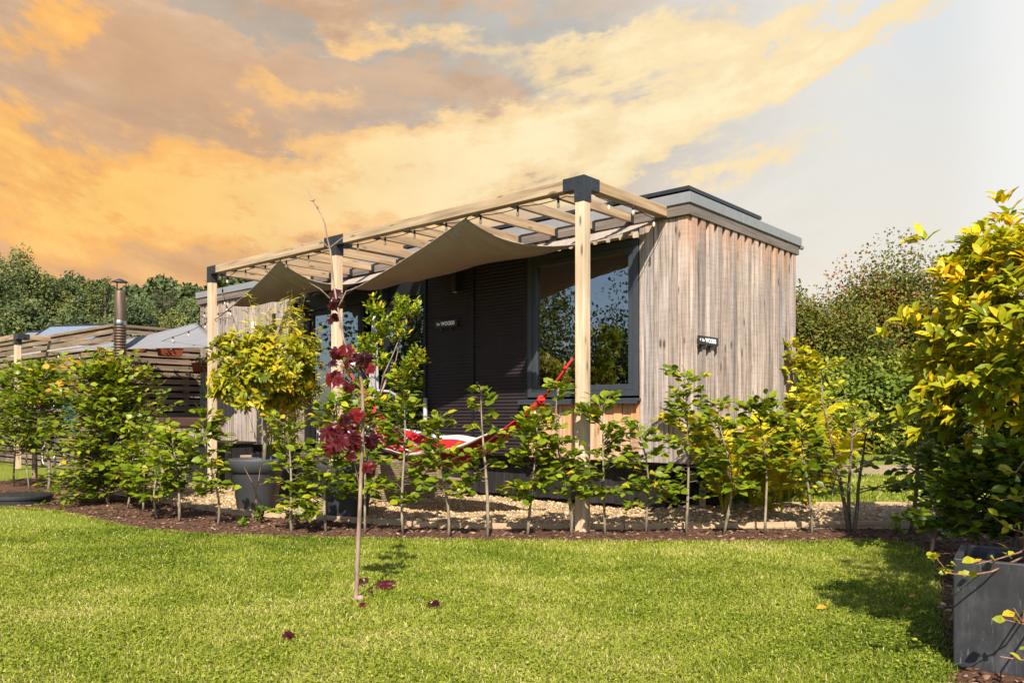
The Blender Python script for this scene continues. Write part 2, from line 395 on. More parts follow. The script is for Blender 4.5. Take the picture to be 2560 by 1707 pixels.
# ------------------------------------------------------------------ ground
def smooth_curve(pts, n=8):
    out = []
    P = [Vector(p) for p in pts]
    for i in range(len(P)-1):
        a, b, c, d = P[max(i-1,0)], P[i], P[i+1], P[min(i+2,len(P)-1)]
        for k in range(n):
            t = k/n
            out.append(.5*((2*b)+(c-a)*t+(2*a-5*b+4*c-d)*t*t+(3*b-a-3*c+d)*t**3))
    out.append(P[-1]); return out
def hillz(x, y):
    s = x / max(y, 1)
    m = min(1, max(0, (-.10 - s) / .18)); m = m*m*(3-2*m)
    h = .175 * max(0, min(y, 320) - 48) * m
    return h + (1.2*math.sin(x*.05)*math.cos(y*.04) if y > 70 else 0) * m
gm = MB()
gx = [-420,-260,-160,-100,-60,-35,-20,-10,0,10,20,35,60,120,260,420]
gy = [-200,-60,-20,-5,0,5,10,15,20,30,48,60,80,110,150,200,260,320,420,700]
def gridmesh(mb, xs, ys, fz):
    vs = [(x, y, fz(x, y)) for y in ys for x in xs]; n = len(xs)
    fs = [(j*n+i, j*n+i+1, (j+1)*n+i+1, (j+1)*n+i) for j in range(len(ys)-1) for i in range(n-1)]
    mb.add(vs, fs)
gridmesh(gm, gx, gy, lambda x, y: -.02 if y < 48 else -.03)
kind(build('ground', gm, M['lawn']))
hm = MB()
gridmesh(hm, [i*8-340 for i in range(50)], [46+i*10 for i in range(40)], lambda x, y: hillz(x, y) - .08)
kind(build('hills', hm, M['field'], smooth=True))

edge_px = [(-700,1236),(-300,1252),(0,1270),(127,1279),(223,1300),(319,1320),(478,1336),(638,1343),(900,1349),(1200,1354),(1600,1357),(2000,1358),(2116,1355),(2219,1355),(2284,1371),(2323,1411),(2330,1482),(2338,1560),(2351,1637),(2369,1707),(2420,1900)]
EDGE = smooth_curve([gp(*p) for p in edge_px], 6)
back_px = [(2900,1311),(1960,1320),(1560,1324),(1096,1320),(933,1310),(729,1296),(585,1287),(446,1265),(287,1236)]
BACK = [gp(*p) for p in back_px]
def poly_obj(name, pts, z, mat):
    import bmesh
    bm = bmesh.new(); vs = [bm.verts.new((p[0], p[1], z)) for p in pts]
    f = bm.faces.new(vs)
    if f.normal.z < 0: f.normal_flip()
    bm.normal_update()
    if f.normal.z < 0: f.normal_flip()
    bmesh.ops.triangulate(bm, faces=bm.faces[:])
    me = bpy.data.meshes.new(name); bm.to_mesh(me); bm.free()
    return kind(link(name, me, mat))
lawn_front = [Vector((-9,-2,0))] + [Vector((-12,8,0))] + EDGE + [Vector((1.3,-2,0))]
poly_obj('lawn', lawn_front, 0.0, M['lawn'])
mulch_poly = EDGE + [Vector((9,2.2,0)), Vector((9,7.3,0))] + BACK + [gp(200,1190), gp(60,1196), gp(0,1204), gp(-300,1212), gp(-700,1212)]
poly_obj('mulch_bed', mulch_poly, .004, M['mulch'])
grav_back = [gp(287,1225), gp(250,1195), gp(620,1120), cab(-8,.4), cab(-.36,.3), gp(1697,1264), gp(1958,1256), gp(2900,1254)]
poly_obj('gravel_path', BACK[::-1] + grav_back[::-1][:0] + [gp(2900,1254,.1), gp(1958,1256,.1), gp(1697,1264,.1), cab(-.3,.6), cab(-8,.6), gp(420,1150), gp(287,1190)], .008, M['gravel'])
ZL = .08
YB = [(1.0, 8.3), (1.74, 8.34), (2.93, 8.64), (7.0, 8.75), (9.5, 8.8)]
def yback(x): return float(np.interp(x, [p[0] for p in YB], [p[1] for p in YB]))
def gravz(x, y): return .083*min(max((y-7.3)/(yback(x)-7.3), 0), 1)*min(max((x-1.2)/.6, 0), 1)
gb = MB(); gb.grid(lambda u, v: (1.2+8*u, 7.3+(yback(1.2+8*u)-7.3)*v, .0095+gravz(1.2+8*u, 7.3+(yback(1.2+8*u)-7.3)*v)), 40, 8)
kind(build('gravel_bank', gb, M['gravel']))
poly_obj('rear_lawn', [gp(1697,1264,.1), gp(1958,1256,.1), gp(2900,1254,.1), Vector((20,8.6,0)), Vector((20,25,0)), Vector((-1,25,0)), cab(-.2,2.55), cab(-.2,.25)], ZL, M['lawn'])
poly_obj('garden_path', [gp(1900,1186,ZL), gp(3200,1186,ZL), gp(3200,1163,ZL), gp(1900,1163,ZL)], ZL+.006, M['gravel'])

# timber edging boards between mulch and gravel, and behind the gravel
def edging(name, pts, label, z=.06):
    mb = MB()
    for i in range(len(pts)-1):
        a, b = Vector(pts[i]), Vector(pts[i+1]); d = b - a; L = d.length
        Mx = Matrix.Translation((a.x, a.y, 0)) @ Matrix.Rotation(math.atan2(d.y, d.x), 4, 'Z')
        n = max(1, int(L/1.6))
        for k in range(n):
            mb.box(L*k/n+.002, L*(k+1)/n-.002, -.022, .022, -.02, z + random.uniform(-.006,.006), random.random(), Mx)
    return tag(build(name, mb, M['edging'], bevel=.004), label, 'edging')
edging('timber_edging', BACK, 'low timber edging board between the brown mulch and the pale gravel')
edging('timber_edging', [gp(1697,1264,.1), gp(1958,1256,.1), gp(2900,1254,.1)], 'low timber edging board between the gravel and the lawn behind the ferns', .10)

# ------------------------------------------------------------------ scattered ground cover
rng = np.random.default_rng(11)
def in_poly(x, y, poly):
    px = np.array([p[0] for p in poly]); py = np.array([p[1] for p in poly])
    inside = np.zeros(len(x), bool); j = len(px)-1
    for i in range(len(px)):
        c = ((py[i] > y) != (py[j] > y)) & (x < (px[j]-px[i])*(y-py[i])/(py[j]-py[i]+1e-12)+px[i])
        inside ^= c; j = i
    return inside
def scatter(n, poly, d0, d1, fov=.70, power=1.0):
    d = d0 + (d1-d0)*rng.random(n)**power
    x = (rng.random(n)*2-1)*fov*d
    k = in_poly(x, d, poly); return x[k], d[k]
def grass(name, x, y, wmin, hmin, hmax, seed):
    r = np.random.default_rng(seed); n = len(x)
    a = r.random(n)*2*np.pi; lean = r.normal(0, 1.0, n)
    h = r.uniform(hmin, hmax, n); w = r.uniform(wmin, wmin*1.8, n)
    dx, dy = np.cos(a), np.sin(a); la = r.random(n)*2*np.pi
    P = np.stack([x, y, np.zeros(n)], 1)
    W = np.stack([dx, dy, np.zeros(n)], 1)*w[:,None]/2
    Lx = np.stack([np.cos(la)*np.abs(lean), np.sin(la)*np.abs(lean), np.zeros(n)], 1)*h[:,None]
    mid = P + Lx*.35 + np.array([0,0,1.])*h[:,None]*.6
    tip = P + Lx + np.array([0,0,1.])*h[:,None]*(1-.25*np.abs(lean).clip(0,1))[:,None]
    V = np.stack([P-W, P+W, mid+W*.8, mid-W*.8, tip], 1).reshape(-1,3)
    F = (np.array([(0,1,2),(0,2,3),(3,2,4)])[None] + (np.arange(n)*5)[:,None,None]).reshape(-1,3)
    # patchy lawn colour that belongs to the grass
    pat = .5+.5*np.sin(x*1.9+1.3*np.sin(y*2.3))*np.cos(y*1.7+np.sin(x*2.9))
    pat2 = .5+.5*np.sin(x*5.3+2*np.sin(y*4.1+x))*np.sin(y*6.7+1.7*np.sin(x*3.3))
    t = np.clip(r.normal(.47, .19, n)+.36*(pat-.5)+.36*(pat2-.5)+.22*np.sin(x*.9+.6*np.sin(y*1.1))*np.cos(y*.8+.4), 0, 1); t[r.random(n) < .05] = 1.0
    return kind(np_mesh(name, V, F, np.repeat(t, 5), M['grass']), 'stuff')
# short mown turf, denser near the camera
gxs, gys = [], []
for n, d0, d1 in ((130000, 2.9, 4.2), (115000, 4.2, 5.7), (90000, 5.7, 7.4), (30000, 7.4, 11.0)):
    a, b = scatter(n, lawn_front, d0, d1); gxs.append(a); gys.append(b)
X_, Y_ = np.concatenate(gxs), np.concatenate(gys)
g1 = grass('grass', X_, Y_, .0040, .014, .034, 3)
tag(g1, 'short mown green grass covering the front lawn', 'grass')
cx_, cy_ = [], []
for n_, d0_, d1_ in ((26000, 2.9, 4.2), (22000, 4.2, 5.7), (12000, 5.7, 7.4)):
    a, b = scatter(n_, lawn_front, d0_, d1_); cx_.append(a); cy_.append(b)
cx_, cy_ = np.concatenate(cx_), np.concatenate(cy_)
pk = .5+.5*np.sin(cx_*3.1+np.sin(cy_*2.2)*2)*np.sin(cy_*3.9+np.sin(cx_*1.7)*2) > rng.random(len(cx_))*.9+.1
cx_, cy_ = cx_[pk], cy_[pk]; nn = len(cx_)
kind(tag(leaves('clover', np.stack([cx_, cy_, rng.uniform(.012,.034,nn)],1), rng.normal(0,1,(nn,3))*np.array([1,1,.25]), rng.normal(0,.32,(nn,3))+np.array([0,-.25,1.]), rng.uniform(.009,.020,nn), np.clip(rng.normal(.36,.16,nn),0,1), T_SMALL, M['grass']), 'small clover and moss leaves mixed into the front lawn', 'clover'), 'stuff')
def tufts_along(pts, n, seed):
    r = np.random.default_rng(seed); xs, ys = [], []
    L = [0]
    for i in range(len(pts)-1): L.append(L[-1] + (pts[i+1]-pts[i]).length)
    for _ in range(n):
        s = r.random()*L[-1]; i = min(max(np.searchsorted(L, s)-1, 0), len(pts)-2)
        p = pts[i].lerp(pts[i+1], (s-L[i])/max(L[i+1]-L[i], 1e-6)); xs.append(p.x + r.normal(0,.025)); ys.append(p.y - abs(r.normal(0,.03)) + .02)
    return np.array(xs), np.array(ys)
ex, ey = tufts_along(EDGE[8:], 9000, 5)
tag(grass('grass_fringe', ex, ey, .0042, .018, .045, 8), 'longer grass fringe along the edge of the mulch bed', 'grass')
bx, by = [], []
far_poly = [gp(1697,1263,.1), gp(1958,1255,.1), gp(2900,1253,.1), gp(2900,1187,ZL), gp(1700,1187,ZL)]
a_, b_ = scatter(38000, far_poly, 8.3, 14.2, .75); bx.append(a_); by.append(b_)
far2 = [gp(1700,1162,ZL), gp(3000,1162,ZL), gp(3000,1128,ZL), gp(1700,1128,ZL)]
a_, b_ = scatter(14000, far2, 16.6, 22.0, .75); bx.append(a_); by.append(b_)
k = np.concatenate(bx) > 2.0
g3 = grass('grass', np.concatenate(bx)[k], np.concatenate(by)[k], .009, .03, .06, 9); g3.location.z = ZL
tag(g3, 'green grass of the lawn behind the gravel path on the right', 'grass')
lx, ly = scatter(6000, [gp(-200,1215), gp(40,1205), gp(60,1170), gp(-200,1160)], 11, 20, .8)
tag(grass('grass', lx, ly, .01, .03, .06, 10), 'green grass beyond the mulch at the far left', 'grass')

ICO_V = np.array([(0,0,1),(.894,0,.447),(.276,.851,.447),(-.724,.526,.447),(-.724,-.526,.447),(.276,-.851,.447),(.724,.526,-.447),(-.276,.851,-.447),(-.894,0,-.447),(-.276,-.851,-.447),(.724,-.526,-.447),(0,0,-1)])
ICO_F = np.array([(0,1,2),(0,2,3),(0,3,4),(0,4,5),(0,5,1),(1,6,2),(2,7,3),(3,8,4),(4,9,5),(5,10,1),(2,6,7),(3,7,8),(4,8,9),(5,9,10),(1,10,6),(6,11,7),(7,11,8),(8,11,9),(9,11,10),(10,11,6)])
def pebbles(name, x, y, s0, s1, flat, mat, seed, z=.008):
    r = np.random.default_rng(seed); n = len(x)
    s = s0 + (s1*1.25-s0)*r.random(n)**1.8; S = np.stack([s*r.uniform(.7,1.4,n), s*r.uniform(.7,1.2,n), s*r.uniform(flat*.6,flat*1.3,n)], 1)
    V = ICO_V[None]*S[:,None,:]*(1+r.normal(0,.13,(n,12,1)))
    a = r.random(n)*2*np.pi; c, si = np.cos(a)[:,None], np.sin(a)[:,None]
    tl = r.normal(0,.3,n)[:,None]
    X = V[:,:,0]*c - V[:,:,1]*si; Y = V[:,:,0]*si + V[:,:,1]*c; Z = V[:,:,2] + X*tl
    V = np.stack([X + x[:,None], Y + y[:,None], Z + z + S[:,2:3]*.4], 2).reshape(-1,3)
    F = (ICO_F[None] + (np.arange(n)*12)[:,None,None]).reshape(-1,3)
    return kind(np_mesh(name, V, F, np.repeat(r.random(n), 12), mat), 'stuff')
grav_poly = BACK + [gp(287,1190), gp(420,1150), cab(-8,.3), cab(-.36,.25), gp(1697,1266,.1), gp(1958,1258,.1), gp(2900,1256,.1)]
x_, y_ = scatter(42000, grav_poly, 6.6, 12, .72)
tag(pebbles('gravel_stones', x_, y_, .007, .017, .6, M['stone'], 21, .008 + np.array([gravz(a, b) for a, b in zip(x_, y_)])[:,None]), 'pale buff gravel stones in front of the cabin', 'gravel')
x_, y_ = scatter(24000, mulch_poly, 3.0, 11, .72)
tag(pebbles('bark_chips', x_, y_, .007, .020, .35, M['barkchip'], 22), 'brown bark chips on the planting bed', 'mulch')

# ------------------------------------------------------------------ CABIN
cabin = thing('timber_cabin', 'weathered timber clad cabin with a flat roof and a big dark framed window', 'cabin', CO, TH)
CW, CL = 2.68, 10.0                     # depth and length of the wall box
def rnd(): return random.random()
def boards(mb, x0, x1, z0, z1, y=0.0, w=.115, deep=.022):
    n = max(1, round((x1-x0)/w)); 
    for i in range(n):
        a, b = x0+(x1-x0)*i/n, x0+(x1-x0)*(i+1)/n
        out = i % 2 == 0
        if out: mb.box(a-.012, b+.012, y-deep, y, z0, z1, rnd())
        else: mb.box(a+.013, b-.013, y-.004, y+.015, z0, z1, rnd())
# front wall core (dark behind the boards), with the openings left free
core = MB()
core.box(-10,-6.72, .02,.10, .55,3.06); core.box(-.56,-.005, .02,.10, .55,3.06)
core.box(-2.10,-.56, .02,.10, .55,1.22); core.box(-2.10,-.56, .02,.10, 2.915,3.06); core.box(-3.95,-2.10, .03,.10, .55,3.06)
core.box(-6.72,-3.95, .10,.13, 2.62,3.06)
core.box(-.10,-.02, .10,2.66, .55,3.06); core.box(-10,-9.9, .10,2.66, .55,3.06); core.box(-9.9,-.10, 2.58,2.66, .55,3.06)
core.box(-9.9,-.10, .10,2.58, .50,.56)
build('wall_core', core, M['interior'], cabin)
f1 = MB()
# flat boards near the corner, then the staggered ones
xs = [-.56,-.50,-.385,-.325,-.205,-.10,.022]
for i in range(len(xs)-1): f1.box(xs[i]+.0025, xs[i+1]-.0025, -.022-(.006 if i % 2 else 0), .02, .55, 3.06, rnd())
build('front_cladding', f1, M['clad'], cabin, bevel=.002)
f2 = MB(); boards(f2, -2.10, -.575, 2.93, 3.06, 0, .085, .03)
build('front_cladding', f2, M['tubwood'], cabin)
f3 = MB(); n = 14
for i in range(n):
    a, b = -2.10+1.54*i/n, -2.10+1.54*(i+1)/n
    f3.box(a+.003, b-.003, -.022 if i % 2 else -.010, .02, .55, 1.215, rnd())
build('front_cladding', f3, M['clad_fresh'], cabin, bevel=.002, label='orange toned boards sheltered under the window sill')
f4 = MB(); boards(f4, -10.0, -6.74, .55, 3.06, 0, .11, .022)
build('front_cladding', f4, M['clad'], cabin, bevel=.002)
sd = MB(); n = 29
for i in range(n):
    a, b = .03+2.62*i/n, .03+2.62*(i+1)/n
    if i % 2 == 0: sd.box(-.002, .042, a-.006, b+.006, .55, 3.062, rnd())
    else: sd.box(-.034, -.006, a+.004, b-.004, .55, 3.062, rnd())
build('side_cladding', sd, M['clad_side'], cabin, bevel=.002)
ls = MB(); ls.box(-10.03,-10.0, 0,2.66,.55,3.06); build('side_cladding', ls, M['clad'], cabin)
# corrugated dark cladding
cg = MB(); pitch = .042; nz = int((2.98-.55)/pitch*4)
for (xa, xb) in ((-3.875,-3.03), (-3.0,-2.125)):
    vs, fs = [], []
    for i in range(nz+1):
        z = .55 + (2.98-.55)*i/nz
        yy = -.012 + 0.010*math.sin(z/pitch*2*math.pi)
        vs += [(xa, yy, z), (xb, yy, z)]
    fs = [(2*i, 2*i+1, 2*i+3, 2*i+2) for i in range(nz)]
    cg.add(vs, fs)
build('corrugated_panel', cg, M['corrugated'], cabin, smooth=True)
tr = MB()
for x in (-3.90, -3.015, -2.118): tr.box(x-.02, x+.02, -.034, .03, .55, 2.985)
rv = tr
for x in (-3.90, -3.015, -2.118):
    for k in range(7): rv.lathe([(0,0),(.006,0),(.006,.004),(0,.005)], 8, (x, -.036, .85+k*.32))
build('panel_trim', tr, M['dark_panel'], cabin)
tp = MB(); tp.tube([(-3.86,-.06,.46),(-3.86,-.06,1.27)], .028, 12); build('lit_trim_tube', tp, M['chair_grey'], cabin, smooth=True)  # pale tube stands in for the sunlit lower part of the trim
# clips and strips under the eaves
ev = MB(); ev.box(-6.7,-2.15, -.05,-.018, 2.99, 3.055)
build('eaves_strip', ev, M['dark_panel'], cabin)
# flat dark panels round the doors
dp = MB()
dp.box(-6.70,-5.32, .005,.098, 2.66,3.06); dp.box(-5.316,-3.92, .005,.098, 2.66,3.06); dp.box(-6.72,-6.60, .006,.098, .60,2.66)
build('dark_panel', dp, M['dark_panel'], cabin, bevel=.003)
# window
win = MB(); wx0, wx1, wz0, wz1 = -2.094, -.566, 1.25, 2.905
def frame(mb, x0, x1, z0, z1, w, y0, y1):
    mb.box(x0, x1, y0, y1, z1-w, z1); mb.box(x0, x1, y0, y1, z0, z0+w)
    mb.box(x0, x0+w, y0, y1, z0+w, z1-w); mb.box(x1-w, x1, y0, y1, z0+w, z1-w)
frame(win, wx0, wx1, wz0, wz1, .062, -.045, .07)
wo = build('window', win, M['anthracite'], cabin, bevel=.003)
sash = MB(); frame(sash, wx0+.065, wx1-.065, wz0+.065, wz1-.065, .062, -.032, .05)
build('sash', sash, M['anthracite'], wo, bevel=.003)
gl = MB(); gl.box(wx0+.12, wx1-.12, .0, .02, wz0+.12, wz1-.12); build('pane', gl, M['glass'], wo)
sil = MB(); sil.box(wx0-.10, wx1+.03, -.11, .02, 1.195, 1.225); sil.box(wx0-.10, wx1+.03, -.11, -.10, 1.165, 1.195)
build('sill', sil, M['anthracite'], wo, bevel=.003)
ac = MB(); ac.box(-1.25,-.80, .10,.16, 2.60,2.72); ac.box(-1.22,-.83,.092,.10,2.63,2.69); build('blind_box', ac, M['trim'], wo)
# glazed doors
def door(x0, x1, nm='glazed_door', handle=True):
    mb = MB(); frame(mb, x0, x1, .60, 2.655, .075, .025, .085)
    d = build(nm, mb, M['dark_panel'], cabin, bevel=.003)
    g = MB(); g.box(x0+.07, x1-.07, .045, .065, .67, 2.585); build('pane', g, M['glass'], d)
    if handle:
        h = MB(); h.tube([(x0+.04,.02,1.5),(x0+.04,-.02,1.5),(x0+.04,-.02,1.75),(x0+.04,.02,1.75)], .010, 8); build('handle', h, M['black_steel'], d)
door(-4.80, -3.925); door(-6.595, -5.34)
dd = MB(); frame(dd, -5.335, -4.805, .60, 2.655, .05, .03, .09); build('door_frame', dd, M['dark_panel'], cabin)
# interior
inn = MB(); inn.box(-9.8,-.12, 2.50,2.56, .56,3.0); inn.box(-7.0,-6.9,.14,2.5,.56,3.0); inn.box(-3.75,-3.65,.14,2.5,.56,3.0)
inn.box(-9.8,-.12,.14,2.5,2.96,3.0)
build('interior_walls', inn, M['interior'], cabin)
# roof: timber fascia, grey trim, deck
fa = MB(); fa.box(-10.05,.055, -.062,-.03, 3.064,3.176, .2); fa.box(-10.05,.055,-.03,.10,3.062,3.10,.6)
build('fascia', fa, M['fascia'], cabin, bevel=.002)
fb = MB(); fb.box(.024,.056, -.03,2.73, 3.064,3.176, .4); fb.box(-.06,.024,.10,2.73,3.062,3.10,.6)
build('fascia', fb, M['fascia_y'], cabin, bevel=.002)
fb = MB(); fb.box(-10.05,-10.02,-.03,2.73,3.064,3.176,.7); build('fascia', fb, M['fascia_y'], cabin)
rt = MB()
rt.box(-10.08,.072, -.080,-.03, 3.177,3.285); rt.box(.03,.072, -.03,1.12, 3.177,3.285); rt.box(.03,.0715, 1.124,2.78, 3.177,3.285); rt.box(-10.08,-10.03,-.03,2.78,3.177,3.285); rt.box(-10.03,.03,2.73,2.78,3.177,3.285)
roof = build('roof', rt, M['trim'], cabin, bevel=.004)
rd = MB(); rd.box(-10.03,.03,-.03,2.73,3.18,3.25); build('roof_deck', rd, M['dark_panel'], roof)
rg = MB(); rg.tube([(.055,2.76,3.17),(.07,2.80,3.165)], .03, 10); build('roof_outlet', rg, M['trim'], roof)
# dark planked skirt
sk = MB(); n = 74
for i in range(n):
    a, b = -10.0+9.64*i/n, -10.0+9.64*(i+1)/n
    sk.box(a+.003, b-.003, .18+(.003 if i % 2 else 0), .205, .045+random.uniform(0,.02), .60, rnd())
for i in range(16):
    a = .205+2.2*i/16
    sk.box(-.385, -.36, a+.003, a+2.2/16-.003, .045+random.uniform(0,.02), .60, rnd())
build('skirt', sk, M['skirt'], cabin)
# small fixtures
def fixture(name, mb, mat, label=None): return build(name, mb, mat, cabin, bevel=.002, label=label)
ox = MB(); ox.box(-2.075,-1.97,-.05,-.022,1.02,1.15); o1 = build('socket_box', ox, M['white_plastic'], cabin, bevel=.006)
ox = MB(); ox.box(-2.10,-2.077,-.055,-.022,1.01,1.16); build('cover', ox, M['black_plastic'], o1)
for x in (-3.26, -4.72):
    mb = MB(); mb.box(x-.035,x+.035,-.12,-.02,2.62,2.86); mb.lathe([(0,0),(.03,0),(.034,.05),(.034,.20),(0,.2)],14,(x,-.10,2.61))
    w = build('wall_light', mb, M['black_plastic'], cabin, bevel=.003)
    l = MB(); l.lathe([(0,0),(.026,0),(.026,.004),(0,.004)],14,(x,-.10,2.604)); build('lens', l, M['white_plastic'], w)
mb = MB(); mb.box(-6.88,-6.80,-.12,-.02,2.60,2.80); build('speaker', mb, M['black_plastic'], cabin, bevel=.01)
mb = MB(); mb.box(-7.56,-7.50,-.06,-.02,2.48,2.70); mb.tube([(-7.53,-.06,2.52),(-7.53,-.20,2.46),(-7.70,-.24,2.46)],.014,8)
fl = build('floodlight', mb, M['black_plastic'], cabin)
mb = MB(); mb.box(-7.80,-7.70,-.29,-.25,2.44,2.56); build('lamp_head', mb, M['white_plastic'], fl, bevel=.006)

# solar panels on the roof
for i in range(4):
    x1 = -.18 - i*1.16
    sp = thing('solar_panel', ['black solar panel nearest the right hand corner of the cabin roof','second black solar panel from the right corner of the cabin roof','third black solar panel along the cabin roof','black solar panel furthest left on the cabin roof'][i], 'solar panel', cab(x1-.56, 1.25, 3.25), TH, 'solar panels on the cabin roof')
    mb = MB(); frame(mb, -.56, .56, -.9, .9, .03, -.02, .02)
    mb.v = [(v[0], v[2], v[1]+.212) for v in mb.v]
    build('panel_frame', mb, M['black_steel'], sp)
    mb = MB(); mb.box(-.53,.53,-.87,.87,.202,.222); build('cells', mb, M['solar'], sp)
    mb = MB()
    for sx in (-.35,.35): mb.box(sx-.02,sx+.02,-.92,.92,.10,.15); mb.box(sx-.012,sx+.012,-.8,-.76,.15,.191)
    for sx in (-.35,.35):
        for sy in (-.8,.8): mb.box(sx-.03,sx+.03,sy-.05,sy+.05,0.0,.06)
    build('rail', mb, M['black_steel'], sp)

# ------------------------------------------------------------------ signs
def text_mesh(txt, size, shear=0.0, bold=.0, sx=1.0):
    cu = bpy.data.curves.new('lettering', 'FONT'); cu.body = txt; cu.size = size; cu.shear = shear; cu.offset = bold; cu.extrude = .0015; cu.align_x = 'LEFT'; cu.align_y = 'CENTER'
    o = bpy.data.objects.new('lettering_tmp', cu); COL.objects.link(o)
    dg = bpy.context.evaluated_depsgraph_get(); me = bpy.data.meshes.new_from_object(o.evaluated_get(dg))
    bpy.data.objects.remove(o); bpy.data.curves.remove(cu)
    xs = [v.co.x for v in me.vertices]; x0 = min(xs)
    for v in me.vertices: v.co.x = (v.co.x - x0)*sx
    return me, (max(xs)-x0)*sx
def white_paint():
    return plain('white_paint', (.8,.79,.77), .5, .3, 0, .03)
M['white_paint'] = white_paint()
def sign(loc, rz, w, h, arrow, label):
    s = thing('house_sign', label, 'sign', loc, rz)
    b = MB(); b.box(0, w, -.012, 0, 0, h); build('board', b, M['black_plastic'], s, bevel=.002)
    for fx in (.25, .68):
        br = MB(); br.box(w*fx-.012, w*fx+.012, 0, .018, -.04, .05)
        build('bracket', br, M['black_steel'], s)
    x = .03
    items = ([('<', h*.62, 0, .002, .62)] if arrow else []) + [('The', h*.46, .35, .0008, .8), ('WOODS', h*.68, 0, .0016, .84)]
    if not arrow: x = .035
    tot = 0; ms = []
    for it in items:
        me, ww = text_mesh(*it); ms.append((me, ww)); tot += ww + .018
    sc = (w - .06)/tot
    for me, ww in ms:
        o = link('lettering', me, M['white_paint'], s)
        o.rotation_euler = (math.pi/2, 0, 0); o.location = (x, -.0132, h*.5); o.scale = (sc, 1, 1)
        x += (ww + .018)*sc
    return s
sign(cab(-3.672, -.052, 2.175), TH, .415, .10, False, 'black sign reading The WOODS fixed to the dark corrugated panel')
sign(cab(.062, .085, 1.765), TH + math.pi/2, .43, .092, True, 'black arrow sign reading The WOODS on the timber end wall')

# ------------------------------------------------------------------ PERGOLA
pg = thing('pergola', 'pine pergola with square posts and black steel corner brackets along the cabin front', 'pergola', CO, TH)
PX = [-.247, -3.90, -6.886]; PY = -1.45
for x in PX:
    mb = MB(); mb.box(x-.05, x+.05, PY-.05, PY+.05, -.02, 3.0, rnd())
    # thin drying splits in the face of the post
    build('post', mb, M['post'], pg, bevel=.006)
    br = MB(); br.box(x-.056, x+.056, PY-.056, PY+.056, 2.955, 3.184)
    if x == PX[0]:
        br.box(x-.185, x-.056, PY-.056, PY+.056, 3.068, 3.1835); br.box(x-.056, x+.056, PY+.056, PY+.185, 3.068, 3.1835)
    elif x == PX[2]:
        br.box(x+.056, x+.185, PY-.056, PY+.056, 3.068, 3.1835); br.box(x-.056, x+.056, PY+.056, PY+.185, 3.068, 3.1835)
    else:
        br.box(x-.185, x-.056, PY-.056, PY+.056, 3.068, 3.1835); br.box(x+.056, x+.185, PY-.056, PY+.056, 3.068, 3.1835); br.box(x-.056, x+.056, PY+.056, PY+.185, 3.068, 3.1835)
    sc = br
    for (dx, dz) in ((-.03,3.0),(.02,3.03),(-.11,3.09),(-.15,3.15),(0.0,3.13)):
        if x == PX[2]: dx = abs(dx)
        sc.box(x+dx-.006, x+dx+.006, PY-.061, PY-.055, dz-.006, dz+.006)
    for (dy, dz) in ((.02,3.0),(.11,3.10),(.15,3.15)): sc.box(x+.055, x+.061, PY+dy-.006, PY+dy+.006, dz-.006, dz+.006)
    build('corner_bracket', br, M['black_steel'], pg, bevel=.002)
for a, b in ((PX[0], PX[1]), (PX[1], PX[2])):
    mb = MB(); mb.box(b+.06, a-.06, PY-.05, PY+.05, 3.075, 3.178, rnd()); build('front_beam', mb, M['beam'], pg, bevel=.005)
for x in PX:
    mb = MB(); mb.box(x-.05, x+.05, PY+.06, -.066, 3.075, 3.178, rnd()); build('cross_beam', mb, M['beam_y'], pg, bevel=.005)
for t in (.63, 1.13, 1.65, 2.2, 2.72, 3.25, 4.42, 4.95, 5.45, 5.95, 6.42):
    mb = MB(); mb.box(-t-.024, -t+.024, PY+.055, -.075, 3.08, 3.176, rnd()); r = build('rafter', mb, M['beam_y'], pg, bevel=.003)
    for y0, y1 in ((PY+.0505, PY+.10), (-.115, -.064)):
        mb = MB(); mb.box(-t-.03, -t-.0245, y0, y1, 3.078, 3.165); mb.box(-t+.0245, -t+.03, y0, y1, 3.078, 3.165); mb.box(-t-.03, -t+.03, y0, y1, 3.0715, 3.0785)
        build('joist_hanger', mb, M['black_steel'], r)

# shade sails
def sail(name, P1, P2, P3, s12, s13, s23, bell, label, mat, thick=.003, conc=.05, ropes=(), n=26, puck=0.0):
    P1, P2, P3 = Vector(P1), Vector(P2), Vector(P3); G = (P1+P2+P3)/3
    vs, fs, idx = [], [], {}
    for i in range(n+1):
        for j in range(n+1-i):
            a, b = i/n, j/n; c = 1-a-b
            p = P1*a + P2*b + P3*c
            e12, e13, e23 = 4*a*b*(1-c)**2, 4*a*c*(1-b)**2, 4*b*c*(1-a)**2
            p = p + (G-p)*(conc*(e12+e13+e23)*2)
            p.z -= s12*e12 + s13*e13 + s23*e23 + bell*27*a*b*c
            p.z += puck*math.sin(a*17+b*9)*a*(1-a)*2
            idx[(i, j)] = len(vs); vs.append(p)
    for i in range(n):
        for j in range(n-i):
            fs.append((idx[(i,j)], idx[(i+1,j)], idx[(i,j+1)]))
            if i+j < n-1: fs.append((idx[(i+1,j)], idx[(i+1,j+1)], idx[(i,j+1)]))
    th = thing(name, label, 'shade sail', CO, TH)
    mb = MB(); mb.add(vs, fs)
    o = build('canopy', mb, mat, th, smooth=True)
    sm = o.modifiers.new('solid', 'SOLIDIFY'); sm.thickness = thick
    for a, b in ropes:
        rb = MB(); rb.tube([a, (Vector(a)+Vector(b))/2 - Vector((0,0,.01)), b], .006, 6); build('rope', rb, M['black_plastic'], th)
    return th
